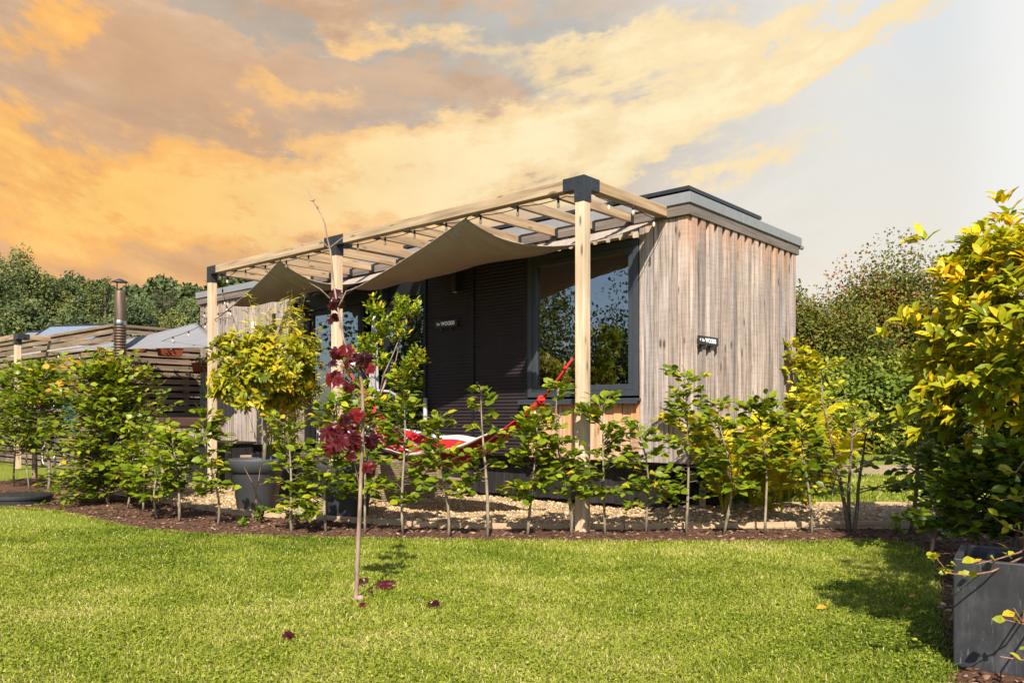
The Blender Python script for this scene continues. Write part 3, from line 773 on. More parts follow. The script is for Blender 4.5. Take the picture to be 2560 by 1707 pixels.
def quad_sail(label, FL, FR, BL, BR, sr, sl, sf, sb, bell, mat, ropes, n=34):
    FL, FR, BL, BR = map(Vector, (FL, FR, BL, BR))
    th = thing('shade_sail', label, 'shade sail', CO, TH); mb = MB(); n = 60
    def fn(u, v):
        p = FL*(1-u)*(1-v) + FR*u*(1-v) + BL*(1-u)*v + BR*u*v
        pu, pv = 4*u*(1-u), 4*v*(1-v)
        p.z -= pv*(sr*u**1.5 + sl*(1-u)) + pu*(sf*(1-v) + sb*v**3) + bell*pu*pv
        p.x += -.16*pv*u**2 + .05*pv*(1-u)**2
        p.z += .022*math.sin(u*9+v*5)*pv*pu + .03*math.sin((u*1.3-v*.4)*15)*(1-u)**2*v**.5*(1.15-v) + .022*math.sin((u+v*.6)*21+1)*math.exp(-((u-.18)/.16)**2)*v
        for (cu, cv, ph) in ((1, 0, 0.4), (0, 0, 1.3), (0, 1, 2.2), (1, 1, .9)):
            a_, d_ = math.atan2(abs(v-cv)+1e-6, abs(u-cu)*1.6+1e-6), math.hypot((u-cu)*1.6, v-cv)
            p.z += .030*math.sin(a_*15+ph)*d_*math.exp(-d_*3.2)*1.6
        return p
    mb.grid(fn, n, n)
    o = build('canopy', mb, mat, th, smooth=True); m_ = o.modifiers.new('solid', 'SOLIDIFY'); m_.thickness = .003
    hem = MB()
    for path in ([fn(1, k/20) for k in range(21)], [fn(k/20, 0) for k in range(21)], [fn(0, k/20) for k in range(21)]): hem.tube(path, .006, 5)
    build('hem', hem, mat, th, smooth=True)
    for a, b in ropes:
        rb = MB(); rb.tube([a, (Vector(a)+Vector(b))/2 - Vector((0,0,.01)), b], .006, 6); build('rope', rb, M['black_plastic'], th)
    return th
quad_sail('pale shade sail hung lowest behind the middle post and stretched to the big window', (-3.60,-1.42,2.53), (-1.76,-1.42,3.06), (-3.92,-.085,3.02), (-.36,-.10,3.045), .24, .10, .03, .02, .05, M['sail'],
     [((-3.60,-1.42,2.53), (-3.84,-1.42,2.47)), ((-.36,-.10,3.045), (-.30,-.066,3.08)), ((-1.76,-1.42,3.06), (-1.70,-1.44,3.075))])
quad_sail('pale shade sail tied low to the far left pergola post', (-6.36,-1.42,2.58), (-5.18,-1.42,3.06), (-7.0,-.085,3.02), (-4.30,-.10,3.04), .24, .08, .02, .02, .05, M['sail'],
     [((-6.36,-1.42,2.58), (-6.83,-1.44,2.42)), ((-5.18,-1.42,3.06), (-5.12,-1.44,3.075))])

# string lights
BULB_ME = {}
def string_lights(label, path, bulbs, sagging=.035, parent_rz=True):
    st = thing('string_lights', label, 'string lights', CO, TH, 'strings of clear bulbs')
    cb = MB(); pts = []
    for i in range(len(path)-1):
        a, b = Vector(path[i]), Vector(path[i+1])
        for k in range(8):
            t = k/8; p = a.lerp(b, t); p.z -= sagging*4*t*(1-t)*(b-a).length; pts.append(p)
    pts.append(Vector(path[-1]))
    cb.tube(pts, .0045, 5); build('cable', cb, M['bulb_socket'], st)
    if not BULB_ME:
        s = MB(); s.lathe([(.004,.02),(.012,.012),(.016,-.005),(.016,-.045),(.013,-.05),(0,-.05)], 10)
        g = MB(); g.lathe([(.012,-.048),(.017,-.065),(.021,-.085),(.018,-.105),(.009,-.118),(0,-.12)], 10)
        for key, mb, m in (('s', s, M['bulb_socket']), ('g', g, M['bulb'])):
            me = bpy.data.meshes.new('bulb'); me.from_pydata(mb.v, [], mb.f); me.update()
            me.polygons.foreach_set('use_smooth', [True]*len(me.polygons)); me.materials.append(m); BULB_ME[key] = me
    L = [0]
    for i in range(len(pts)-1): L.append(L[-1]+(pts[i+1]-pts[i]).length)
    for k in range(bulbs):
        s = L[-1]*(k+.5)/bulbs; i = max(j for j in range(len(L)) if L[j] <= s); i = min(i, len(pts)-2)
        p = pts[i].lerp(pts[i+1], (s-L[i])/(L[i+1]-L[i]))
        o = bpy.data.objects.new('bulb', BULB_ME['g']); COL.objects.link(o); o.parent = st; o.location = p; o.scale = (.72,.72,.72)
        q = bpy.data.objects.new('socket', BULB_ME['s']); COL.objects.link(q); q.parent = o
    return st
bz = 3.06
string_lights('string of clear bulbs looped under the long front beam of the pergola', [(-6.80,-1.40,bz-.08)] + [(-6.3+i*.53,-1.40,bz) for i in range(12)] + [(-.32,-1.38,bz-.03)], 13)
string_lights('short string of bulbs under the pergola beam that meets the cabin corner', [(-.20,-1.32,bz-.03), (-.19,-.75,bz), (-.22,-.10,bz-.04)], 3)
string_lights('string of bulbs sagging across the timber wall behind the far left post', [(-9.95,-.10,2.95), (-8.8,-.09,2.85), (-6.9,-1.30,2.96)], 7, .05)
string_lights('string of bulbs running from the far left post down to the grey sail', [(-6.95,-1.40,2.20), (-8.3,-.5,2.35), (-10.0,-.08,2.75)], 6, .05)

# ------------------------------------------------------------------ hammock
hk = thing('hammock', 'red and white striped hammock slung between two pergola posts', 'hammock', CO, TH)
HY = -1.45
def ham(u, v):                          # u along right->left, v across (0 near edge .. 1 far edge)
    x = -1.12 - 2.02*u
    zc = .95 - .44*(1-(2*u-1)**2) + .03*u
    w = .20 + .80*math.sin(math.pi*u)**.7
    s = v*2-1
    y = HY + s*w*.5
    z = zc + .20*abs(s)**2.2*math.sin(math.pi*u) - .04 + (.12*s if s > 0 else .02*s)*math.sin(math.pi*u)
    z += .010*math.sin(u*23+v*7)
    return (x, y, z)
mb = MB(); nu, nv = 40, 30
vs = [ham(i/nu, j/nv) for j in range(nv+1) for i in range(nu+1)]
fs = [(j*(nu+1)+i, j*(nu+1)+i+1, (j+1)*(nu+1)+i+1, (j+1)*(nu+1)+i) for j in range(nv) for i in range(nu)]
mb.add(vs, fs); mb.t = [j/nv for j in range(nv+1) for i in range(nu+1)]
o = build('fabric', mb, M['hammock'], hk, smooth=True)
m_ = o.modifiers.new('s', 'SOLIDIFY'); m_.thickness = .006
KR, KL = Vector((-.73,HY,1.185)), Vector((-3.335,HY,1.28))
mb = MB()
for j in range(13):
    a = Vector(ham(0, j/12)); mb.tube([a, a.lerp(KR, .5) + Vector((0,random.uniform(-.01,.01),-.004)), KR], .006, 5)
mb.tube([KR.lerp(Vector(ham(0,.5)), .45), KR.lerp(Vector(ham(0,.5)), .2), KR], [.035,.028,.02], 8)
build('cord_fan', mb, M['rope_red'], hk)
mb = MB()
for j in range(15):
    a = Vector(ham(1, j/14)); a.y += (j-7)*.012; mb.tube([a, a.lerp(KL, .5), KL], .006, 5)
build('cord_fan', mb, M['rope_red'], hk)
mb = MB()
def knot(c, r):
    for k in range(3):
        ax = [Vector((1,0,0)), Vector((0,1,0)), Vector((0,0,1))]
        A, B = ax[k], ax[(k+1) % 3]
        mb.tube([c + (A*math.cos(q*2*math.pi/10)+B*math.sin(q*2*math.pi/10))*r for q in range(11)], r*.42, 6, caps=False)
HA, HB = Vector((-.31,HY-.0,1.61)), Vector((-3.84,HY,1.675))
K1 = KR.lerp(HA, .68)
mb.tube([KR, KR.lerp(HA,.5)+Vector((0,.004,-.008)), KR.lerp(HA,.88)], .011, 7); mb.tube([KR+Vector((0,.018,.005)), KR.lerp(HA,.5)+Vector((0,.016,-.012)), KR.lerp(HA,.88)], .010, 7)
knot(KR, .034); knot(K1, .017)
mb.tube([KL, KL.lerp(HB,.9)], .011, 7); mb.tube([KL+Vector((0,.02,0)), KL.lerp(HB,.9)], .010, 7); knot(KL, .024)
build('rope', mb, M['rope_red'], hk, smooth=True)
for H, K in ((HA, KR), (HB, KL)):
    d = (K-H).normalized(); mb = MB(); c = H + d*.05; B = Vector((0,0,1)).cross(d).normalized(); A = d
    mb.tube([c + A*.055*math.cos(q*2*math.pi/14) + d.cross(B)*.022*math.sin(q*2*math.pi/14) for q in range(15)], .005, 6, caps=False)
    build('carabiner', mb, M['steel'], hk, smooth=True)

# ------------------------------------------------------------------ deck, chairs, parasol
dk = thing('timber_deck', 'ribbed timber deck with a low step in front of the glass doors', 'deck', CO, TH)
def slab(x0, x1, y0, y1, z0, z1, nm):
    top = MB(); n = max(2, int((y1-y0)/.14))
    for i in range(n):
        a, b = y0+(y1-y0)*i/n+.003, y0+(y1-y0)*(i+1)/n-.003
        t = rnd(); top.box(x0, x1, a, b, z1-.03, z1-.006, t)
        m = 5
        for k in range(m):
            c = a+(b-a)*(k+.5)/m; top.box(x0, x1, c-.008, c+.008, z1-.0058, z1, t)
    build(nm, top, M['deck'], dk)
    rs = MB(); n = int((z1-.032-z0)/.026)
    for i in range(n):
        a = z0+(z1-.032-z0)*i/n; t = random.choice((.2,.5,.8))
        rs.box(x1-.02, x1-.002, y0+.001, y1, a+.004, a+.024, t); rs.box(x0, x1-.021, y0+.002, y0+.02, a+.004, a+.024, t)
    rs.box(x0+.02, x1-.022, y0+.021, y1, z0, z1-.035, .1)
    build('riser', rs, M['deck'], dk)
slab(-6.65, -3.74, -1.15, .16, .02, .46, 'deck_boards')
slab(-3.735, -3.39, -1.15, .16, .02, .22, 'step_boards')
def chair(loc, rz, label):
    c = thing('garden_chair', label, 'chair', loc, rz, 'grey chairs on the deck')
    mb = MB(); mb.box(-.22,.22,-.22,.22,.42,.445); build('seat', mb, M['chair_grey'], c, bevel=.012)
    mb = MB()
    prof = [(-.22,0),(-.23,.30),(-.20,.40),(-.12,.44),(0,.45),(.12,.44),(.20,.40),(.23,.30),(.22,0)]
    mb.tube([(x, .21+z*.22, .44+z) for x, z in prof], .017, 8)
    mb.tube([(-.16,.245,.60),(-.15,.275,.72),(0,.285,.76),(.15,.275,.72),(.16,.245,.60)], .012, 8)
    build('backrest', mb, M['chair_grey'], c, smooth=True)
    for sx in (-1,1):
        for sy in (-1,1):
            mb = MB(); mb.tube([(sx*.20, sy*.20,.43),(sx*.235, sy*.24,0)], [.016,.012], 8); build('leg', mb, M['chair_grey'], c, smooth=True)
        mb = MB(); mb.tube([(sx*.23,-.20,.42),(sx*.25,-.2,.62),(sx*.25,.0,.66),(sx*.235,.24,.66)], .013, 8); build('armrest', mb, M['chair_grey'], c, smooth=True)
    return c
chair(cab(-4.95,-.72,.46), TH+2.6, 'grey metal chair on the deck left of the middle pergola post')
chair(cab(-4.1,-.62,.46), TH-2.3, 'grey metal chair on the deck right of the middle pergola post')
ps = thing('folded_parasol', 'tall folded grey parasol standing on the deck beside the middle post', 'parasol', cab(-4.32,-.55,.46))
mb = MB(); mb.lathe([(0,0),(.2,0),(.2,.05),(.03,.07),(.03,.1)], 20); build('base', mb, M['pot'], ps, smooth=True)
mb = MB(); mb.lathe([(.02,.05),(.02,1.9),(0,1.9)], 12); build('pole', mb, M['white_plastic'], ps, smooth=True)
mb = MB()
vs, fs = [], []
n = 16; prof = [(.05,.55),(.075,.7),(.065,1.2),(.05,1.6),(.022,1.82)]
for r, z in prof:
    for k in range(n): vs.append((r*(1 if k % 2 else .72)*math.cos(k*2*math.pi/n), r*(1 if k % 2 else .72)*math.sin(k*2*math.pi/n), z))
for i in range(len(prof)-1):
    for k in range(n): fs.append((i*n+k, i*n+(k+1)%n, (i+1)*n+(k+1)%n, (i+1)*n+k))
mb.add(vs, fs); build('canopy', mb, M['chair_grey'], ps)
# dark planked box left of the deck
bx_ = thing('planked_box', 'dark planked storage box on the gravel left of the big pot', 'storage box', gp(548,1207), TH)
mb = MB()
for i in range(8):
    for sgn in (0, 1):
        mb.box(-.46+i*.115+.004, -.46+(i+1)*.115-.004, -.3 if sgn == 0 else .275, -.275 if sgn == 0 else .3, 0.02, .6, rnd())
for i in range(5):
    for x in (-.462,.44): mb.box(x, x+.022, -.275+i*.11+.004, -.275+(i+1)*.11-.004, 0.02, .6, rnd())
build('panel', mb, M['skirt'], bx_)
mb = MB(); mb.box(-.5,.5,-.34,.34,.602,.64); build('lid', mb, M['black_plastic'], bx_, bevel=.01)

# ------------------------------------------------------------------ pots
def pot(name, loc, label, s=1.0):
    p = thing(name, label, 'plant pot', loc, 0, 'big round grey pots')
    mb = MB(); mb.lathe([(0,0),(.205,0),(.215,.01),(.268,.40),(.272,.405),(.29,.41),(.302,.53),(.302,.55),(.285,.55),(.272,.50),(.26,.40)], 40)
    mb.v = [(v[0]*s, v[1]*s, v[2]*s) for v in mb.v]
    build('body', mb, M['pot'], p, smooth=True)
    mb = MB(); mb.lathe([(0,.485),(.15,.49),(.265,.478)], 24); mb.v = [(v[0]*s, v[1]*s, v[2]*s) for v in mb.v]; build('soil', mb, M['soil'], p)
    return p
P1L = Vector((-2.85, 8.95, .01)); P2L = Vector((-1.70, 8.22, .01)); P3L = at(690, 1140, 10.3); P3L.z = .01
pot('plant_pot', P1L, 'big round dark grey pot holding the yellow green round headed shrub')
pot('plant_pot', P2L, 'big round dark grey pot behind the red leaved sapling')
pot('plant_pot', P3L, 'round dark grey pot behind, holding the yellow bamboo')

# square planter at the right
pr = R(-33)
pl = thing('square_planter', 'square slate grey planter in the bottom right corner', 'planter', (1.832, 3.326, 0), pr)
mb = MB(); s_, h_, w_ = .44, .455, .028
mb.box(0,s_,0,w_,0,h_); mb.box(0,s_,s_-w_,s_,0,h_); mb.box(0,w_,w_,s_-w_,0,h_); mb.box(s_-w_,s_,w_,s_-w_,0,h_)
def mk_slate():
    m, nt, _, _ = new_mat('slate')
    n = noise(nt, objco(nt, (6,6,3)), 1.5, 8, .7); n2 = noise(nt, objco(nt, (60,60,8)), 1, 5, .7)
    c = ramp(nt, n, [(.3, (.012,.0125,.015)), (.5, (.023,.024,.028)), (.72, (.06,.062,.068))])
    c = mix(nt, math_n(nt, 'MULTIPLY', smap(nt, n2, .58, .70), .55), c, (.15,.152,.155))
    finish(nt, c, .5, .4, n, .25, .006); return m
M['slate'] = mk_slate()
build('body', mb, M['slate'], pl, bevel=.006)
mb = MB(); mb.box(w_+.001,s_-w_-.001,w_+.001,s_-w_-.001,.30,.40); build('soil', mb, M['soil'], pl)

# ------------------------------------------------------------------ plants
def nrm_rand(r, n, s): return r.normal(0, s, (n, 3))
SUNV = np.array([-.05, -.73, .68])
def sapling(px, yb, ytop, ylow, hw, n, seed, label, mat='beech', bark_='bark_pale', r0=.016, lean=0, name='beech_sapling', cat='sapling', leaf=(.066,.104), tmean=.48, base=None, group='beech saplings planted in a row along the bed', tpl=None, squash=.8, stems=1, bare_top=.0, sunny=.35):
    r = np.random.default_rng(seed)
    b = gp(px, yb) if base is None else base
    d = b.y; H = CAMH + (HZ-ytop)/FPX*d; LO = max(.08, CAMH + (HZ-ylow)/FPX*d); hwm = hw/FPX*d
    t = thing(name, label, cat, b, 0, group)
    wood_ = MB(); limb = MB(); P, D, N, S, T = [], [], [], [], []
    for s in range(stems):
        pts = []; ph = r.random()*6; bend = r.normal(0,.03,2)
        sp = 0 if stems == 1 else (s/(stems-1)-.5)*hwm*1.1
        for i in range(9):
            q = i/8
            pts.append(Vector((lean*q + sp*q + bend[0]*math.sin(q*5+ph), bend[1]*math.sin(q*4+ph), H*q*(.96 if s == 0 else r.uniform(.75,.95)))))
        if stems == 1:
            hts = [p.z for p in pts]
        wood_.tube(pts, [r0*(1-.75*(i/8)) for i in range(9)], 7)
        nb = int(n*(1.45 if n > 700 else 1.15)/stems/15)+3
        for k in range(nb):
            f = (k + r.random())/nb
            z = LO + (H*.97-LO)*f
            q = min(max(z/H/.96, 0), 1)*8; i = min(int(q), 7); st = pts[i].lerp(pts[i+1], q-i)
            az = r.random()*2*math.pi + k*2.4
            prof = (1-.62*f)*(.55+.9*min(f*2.2, 1)*.5)
            L = hwm*(2.1 if n > 700 else 1.85)*prof*r.uniform(.6,1.2)
            el = r.uniform(.02,.42) + (.55*f)
            dv = Vector((math.cos(az)*math.cos(el), squash*math.sin(az)*math.cos(el), math.sin(el)))
            bp = []
            for j in range(6):
                u = j/5; bp.append(st + dv*L*u + Vector((0,0,-.22*L*u*u)) + Vector(r.normal(0,.008,3)))
            limb.tube(bp, [r0*.30*(1-u/6)+.0012 for u in range(6)], 4, caps=False)
            nl = max(5, int(15*r.uniform(.7,1.3)))
            bare = r.random() < bare_top*f
            for j in range(nl):
                if bare and j > 3: break
                u = .18+.82*(j+r.random()*.6)/nl; q2 = min(u,1)*5; i2 = min(int(q2), 4); p = bp[i2].lerp(bp[i2+1], q2-i2)
                side = 1 if j % 2 else -1
                hd = dv.copy(); perp = Vector((-hd.y, hd.x, 0)); perp = perp.normalized() if perp.length > 1e-3 else Vector((1,0,0))
                ld = hd*.65 + perp*side*r.uniform(.3,1.1) + Vector((0,0,r.normal(-.12,.25)))
                off = perp*side*r.uniform(0,.045) + Vector(r.normal(0,.016,3))
                P.append(p+off); D.append(ld)
                N.append(np.array([0,0,.8]) + SUNV*sunny*1.6 + r.normal(0,.45,3))
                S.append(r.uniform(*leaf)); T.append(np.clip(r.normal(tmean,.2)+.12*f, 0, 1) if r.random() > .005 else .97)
    build('trunk', wood_, M[bark_], t, smooth=True)
    build('branches', limb, M['bark_dark'] if not bare_top > .6 else M['bark_pale'], t, smooth=True)
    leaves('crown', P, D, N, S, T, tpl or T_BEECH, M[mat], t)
    return t

H_ = [ # px, ybase, ytop, ylow, halfwidth, n, label
 (37,1216,945,1140,95,820,'beech sapling at the far left behind the black drain cover'),
 (68,1224,925,1110,95,900,'thin stemmed beech sapling second from the left edge'),
 (108,1232,932,1100,85,860,'thick stemmed beech sapling just right of the black drain cover'),
 (325,1273,1110,1245,48,150,'small beech sapling at the right foot of the large bushy one'),
 (360,1281,1075,1240,55,230,'second small beech sapling right of the large bushy one'),
 (404,1297,1070,1250,62,300,'beech sapling third from the right foot of the large bushy one'),
 (450,1303,1075,1215,62,300,'beech sapling midway between the large bushy one and the leftmost post'),
 (535,1313,1025,1235,58,280,'airy beech sapling in front of the far left pergola post and the dark box'),
 (733,1325,1050,1300,66,280,'beech sapling just right of the big pot with the round headed shrub'),
 (816,1330,1010,1280,82,420,'beech sapling in front of the dark pot behind the red leaved sapling'),
 (914,1331,975,1240,82,420,'beech sapling just right of the red leaved sapling'),
 (1013,1336,935,1260,64,330,'tall beech sapling in front of the left end of the hammock'),
 (1117,1342,1035,1240,58,230,'beech sapling below the middle of the hammock'),
 (1217,1343,950,1215,46,170,'beech sapling with long bare upper twigs in front of the dark panel'),
 (1321,1341,1040,1250,66,420,'dense beech sapling below the red knot of the hammock'),
 (1414,1338,945,1250,56,230,'slim beech sapling immediately left of the near pergola post'),
 (1513,1338,1000,1250,80,340,'beech sapling immediately right of the near pergola post'),
 (1623,1335,1045,1270,70,300,'beech sapling below the right edge of the big window'),
 (1718,1334,930,1260,80,360,'tallest beech sapling in front of the timber corner of the cabin'),
 (1818,1340,1000,1220,66,250,'beech sapling below the arrow sign on the end wall'),
 (1920,1337,1000,1180,70,270,'beech sapling in front of the right end of the timber wall'),
 (2026,1334,1040,1180,52,160,'thin straight beech sapling in front of the ferns'),
]
for i, (px, yb, yt, yl, hw, n, lab) in enumerate(H_):
    sapling(px, yb, yt, yl, hw, n, 100+i, lab, lean=random.uniform(-.08,.08), r0=.022 if i == 2 else random.uniform(.012,.017), tmean=.45 if i > 2 else .40, bare_top=.5 if i in (12,13,15,17) else .1)
# the large bushy beech with orange top sprays
sapling(268,1258,928,1240,128,2700,150,'large bushy beech with orange tinted top leaves near the left edge','beech', r0=.026, tmean=.47, name='beech_bush', cat='bush')
sapling(245,1258,905,965,95,180,151,'orange leaved beech top sprays above the large bushy beech','beech_gold', r0=.008, tmean=.85, name='beech_shoot', cat='sapling', base=gp(258,1250))
sapling(-5,1207,985,1130,60,260,152,'small beech cut by the left edge of the picture','beech', r0=.014)
# spreading half bare beech and dark leaning beech at the right
sapling(2124,1331,985,1240,120,260,153,'half bare spreading beech sapling with forked grey branches','beech', r0=.020, stems=3, bark_='bark_dark', tmean=.5, bare_top=.8)
sapling(2277,1327,950,1240,64,420,154,'dark leaning beech sapling left of the tall yellow leaved bush','beech', r0=.022, lean=.12, bark_='bark_dark', tmean=.25)  # low leaf tint puts the shade on this beech into its colour
# dead twig sapling and tiny plants
t = thing('bare_sapling', 'small leafless reddish sapling in front of the big grey pot', 'sapling', gp(639,1286))
mb = MB(); mb.tube([(0,0,0),(.005,0,.18),(.0,0,.26)], [.011,.008,.006], 6); mb.tube([(0,0,.25),(-.05,.01,.36),(-.13,.02,.50)], [.006,.004,.002], 5); mb.tube([(0,0,.25),(.035,0,.38),(.05,0,.5)], [.006,.004,.002], 5); mb.tube([(.01,0,.3),(.08,.02,.33)], [.004,.002], 4)
build('stem', mb, M['twig_red'], t)
def low_plant(px, py, w, h, n, seed, label, mat='beech', leaf=(.03,.05), tpl=T_BEECH, tm=.35, base=None, name='small_plant'):
    r = np.random.default_rng(seed); b = gp(px, py) if base is None else base
    t = thing(name, label, 'plant', b); st = MB(); P, D, N, S, T = [], [], [], [], []
    for k in range(max(4, n//12)):
        az = r.random()*6.28; rr = w*r.uniform(.1,1); e = Vector((math.cos(az)*rr, math.sin(az)*rr, h*r.uniform(.5,1)))
        st.tube([(0,0,-.005), e*.55+Vector((0,0,.03)), e], [.004,.003,.0015], 4)
        for j in range(12):
            u = r.uniform(.2,1.05); P.append(e*u + Vector(r.normal(0,.02,3))); P[-1].z = max(P[-1].z, .02)
            D.append(Vector(r.normal(0,1,3)) + e.normalized()); N.append(np.array([0,-.3,1.]) + r.normal(0,.4,3)); S.append(r.uniform(*leaf)); T.append(np.clip(r.normal(tm,.2),0,1))
    build('stem', st, M['twig_red'], t); leaves('foliage', P, D, N, S, T, tpl, M[mat], t); return t
low_plant(650,1308,.11,.17,90,301,'small dark leafy plant on the mulch in front of the big pot', tm=.12)
low_plant(608,1316,.06,.07,30,302,'tiny green plant on the mulch left of the small dark leafy plant', tm=.3)
low_plant(137,1240,.10,.24,60,303,'small red tinged seedling beside the drain cover','beech_gold', tm=.5)
low_plant(2250,1336,.05,.10,24,304,'tiny seedling on the shaded mulch left of the square planter', tm=.4)

# lollipop evergreen in the big pot
def blob_cloud(r, n, rx, ry, rz, clumps, cs, shell=.75):
    u = unit(r.normal(0,1,(clumps,3))); rad = shell + (1-shell)*r.random((clumps,1)); C = u*rad*np.array([rx,ry,rz])
    k = r.integers(0, clumps, n); P = C[k] + r.normal(0, cs, (n,3)); O = unit(P/np.array([rx,ry,rz])+1e-6)
    return P, O, k
def whorls(name, C, O, per, leaf, mat, parent, r, tpl=T_LAUREL, spread=.8, tm=.5, ts=.22, tk=None):
    # shoot tips: rosettes of leaves round each tip direction
    n = len(C); P = np.repeat(C, per, 0) + r.normal(0,.018,(n*per,3)); A = np.repeat(unit(O), per, 0)
    q = unit(r.normal(0,1,(n*per,3))); q = unit(q - A*(q*A).sum(1,keepdims=True))
    D = A*(1-spread*r.uniform(.3,1.1,(n*per,1))) + q*spread
    N = A*.8 + q*-.2 + np.array([0,0,.35]) + SUNV*.25 + r.normal(0,.22,(n*per,3))
    base = r.normal(tm, ts, n) if tk is None else tk
    T = np.clip(np.repeat(base, per) + r.normal(0,.14,n*per), 0, 1)
    yl = r.random(n*per) < .06; T[yl] = np.clip(T[yl]+.4, 0, 1)
    S = r.uniform(leaf[0], leaf[1], n*per)
    return leaves(name, P, D, N, S, T, tpl, M[mat], parent)
r = np.random.default_rng(41)
lol = thing('standard_shrub', 'round headed yellow green evergreen on a single grey stem in the big pot', 'shrub', P1L + Vector((.08,0,.485)))
mb = MB(); mb.tube([(0,0,-.03),(.01,0,.25),(.0,.01,.62),(.01,0,.85)], [.026,.022,.02,.014], 9)
for k in range(9):
    a = k*.7; mb.tube([(0,0,.6+.02*k),(.2*math.cos(a),.2*math.sin(a),.8+.03*k),(.42*math.cos(a),.4*math.sin(a),.95+.05*k)], [.01,.006,.002], 5)
build('trunk', mb, M['bark_pale'], lol, smooth=True)
P, O, k = blob_cloud(r, 520, .60, .54, .40, 64, .07, .62)
P[:,2] += 1.05; O = unit(O + np.array([0,-.1,.45]))
whorls('crown', P, O, 9, (.075,.115), 'bay', lol, r, T_LAUREL, .75, .45, .22)

# bamboo behind it
r = np.random.default_rng(42)
bam = thing('bamboo', 'feathery yellow bamboo rising behind the round headed shrub', 'bamboo', P3L + Vector((.05,0,.48)))
mb = MB(); P, D, N, S, T = [], [], [], [], []
for k in range(34):
    a = r.random()*6.28; rr = .2*r.random()**.5; b = Vector((rr*math.cos(a), rr*math.sin(a), -.03)); h = r.uniform(.8,2.15) if k > 8 else r.uniform(1.7,2.2)
    tip = b + Vector((r.normal(.0,.30), r.normal(0,.2), h)); mid = b.lerp(tip,.55) + Vector((0,0,.12))
    path = [b, b.lerp(mid,.5), mid, mid.lerp(tip,.6)+Vector((0,0,.03)), tip]; mb.tube(path, [.006,.0055,.0045,.003,.0012], 5, .5)
    for j in range(64):
        u = r.uniform(.12,1.0)*4; i = min(int(u),3); p = path[i].lerp(path[i+1], u-i) + Vector(r.normal(0,.055,3))
        az = r.random()*6.28; P.append(p); D.append((math.cos(az), math.sin(az), r.uniform(-.7,.5))); N.append(np.array([0,-.4,.8])+r.normal(0,.4,3)); S.append(r.uniform(.07,.13)); T.append(np.clip(r.normal(.55,.25),0,1))
build('canes', mb, M['bamboo'], bam); leaves('foliage', P, D, N, S, T, T_NARROW, M['bamboo'], bam)

# open shrub in the second pot
r = np.random.default_rng(43)
arb = thing('potted_shrub', 'open branched yellow green shrub in front of the glass doors', 'shrub', P2L + Vector((.03,0,.485)))
DB = P2L.y
def loc2(px, py, dd=0): return at(px, py, DB+dd) - Vector(arb.location)
mb = MB()
TR = [loc2(905,1190), loc2(925,1090), loc2(945,1010), loc2(965,950)]
mb.tube(TR, [.016,.014,.012,.010], 7)
tips = []
br_ = [([(945,1010),(958,940),(985,880),(1008,820),(1020,790)], .009), ([(965,950),(990,900),(998,860),(1003,830)], .007), ([(958,940),(975,935),(1000,930),(1030,920),(1045,915)], .006),
       ([(945,1010),(935,930),(940,870),(950,830),(948,790)], .007), ([(935,930),(915,900),(905,880)], .005), ([(925,1090),(895,1010),(880,960),(872,925)], .006), ([(945,1010),(930,960),(895,905),(885,890)], .005), ([(940,870),(925,850),(920,835)], .005),
       ([(925,1090),(960,1040),(985,1010)], .005), ([(905,1190),(880,1100),(868,1040)], .005), ([(945,1010),(975,990),(1000,985)], .004)]
for path, rr in br_:
    p = [loc2(a, b, random.uniform(-.12,.12) if i else 0) for i, (a, b) in enumerate(path)]
    mb.tube(p, [rr*(1-.7*i/(len(p)-1)) for i in range(len(p))], 5)
build('branches', mb, M['bark_maple'], arb, smooth=True)
cl = [(1020,775,34,16),(1000,790,30,10),(1003,825,24,9),(945,795,36,16),(955,830,30,10),(935,850,30,9),(910,870,34,14),(890,885,30,12),(930,895,34,12),(960,905,30,8),(1030,918,34,12),(1045,900,20,6),(1005,925,24,6),(1045,880,14,4),(880,930,24,7),(985,1010,26,6),(960,1000,26,5),(870,1030,20,5),(905,960,26,5),(1010,760,24,8),(938,770,24,8)]
C, O = [], []
for (a, b, s, n) in cl:
    for _ in range(n):
        p = loc2(a + r.normal(0, s*.45), b + r.normal(0, s*.42), r.normal(0,.07)); C.append(p); O.append((r.normal(0,.35), r.normal(-.15,.35), 1))
whorls('crown', np.array([list(c) for c in C]), np.array(O), 11, (.050,.075), 'arbutus', arb, r, T_LAUREL, .62, .5, .2)

# red maple in the lawn
MD = 4.49
mp = thing('red_maple', 'thin young maple with a few dark red leaves growing in the lawn', 'sapling', gp(888,1504))
ML = Vector(mp.location)
def ml(px, py, dd=0): return at(px, py, MD+dd) - ML
mb = MB()
main = [(888,1512),(890,1490),(893,1420),(899,1280),(904,1150),(908,1040),(905,960),(899,930),(884,908),(876,893),(858,845),(845,769),(834,709),(826,627),(819,600),(812,558),(803,537),(794,522),(783,503),(774,486),(766,465)]
rad = [.018,.0135,.0125,.0115,.0105,.0095,.0085,.0078,.0072,.007,.0065,.006,.0054,.0046,.0042,.0038,.0034,.003,.0026,.0022,.0014]
mb.tube([ml(*p) for p in main], rad, 9)
for path in ([(899,1216),(886,1155),(880,1084),(872,1040)], [(823,621),(805,604),(790,582)], [(823,621),(842,606),(860,591)], [(783,503),(776,501),(772,499)], [(783,503),(788,497)], [(794,522),(795,514)], [(827,748),(800,722),(774,707)], [(845,769),(856,748),(865,728),(884,722),(892,716)], [(905,1110),(885,1095),(868,1075)], [(905,1110),(918,1105)], [(876,893),(860,890),(850,885)], [(884,908),(905,903),(925,915)]):
    mb.tube([ml(*p) for p in path], [.005-.0035*i/(len(path)-1) for i in range(len(path))], 5)
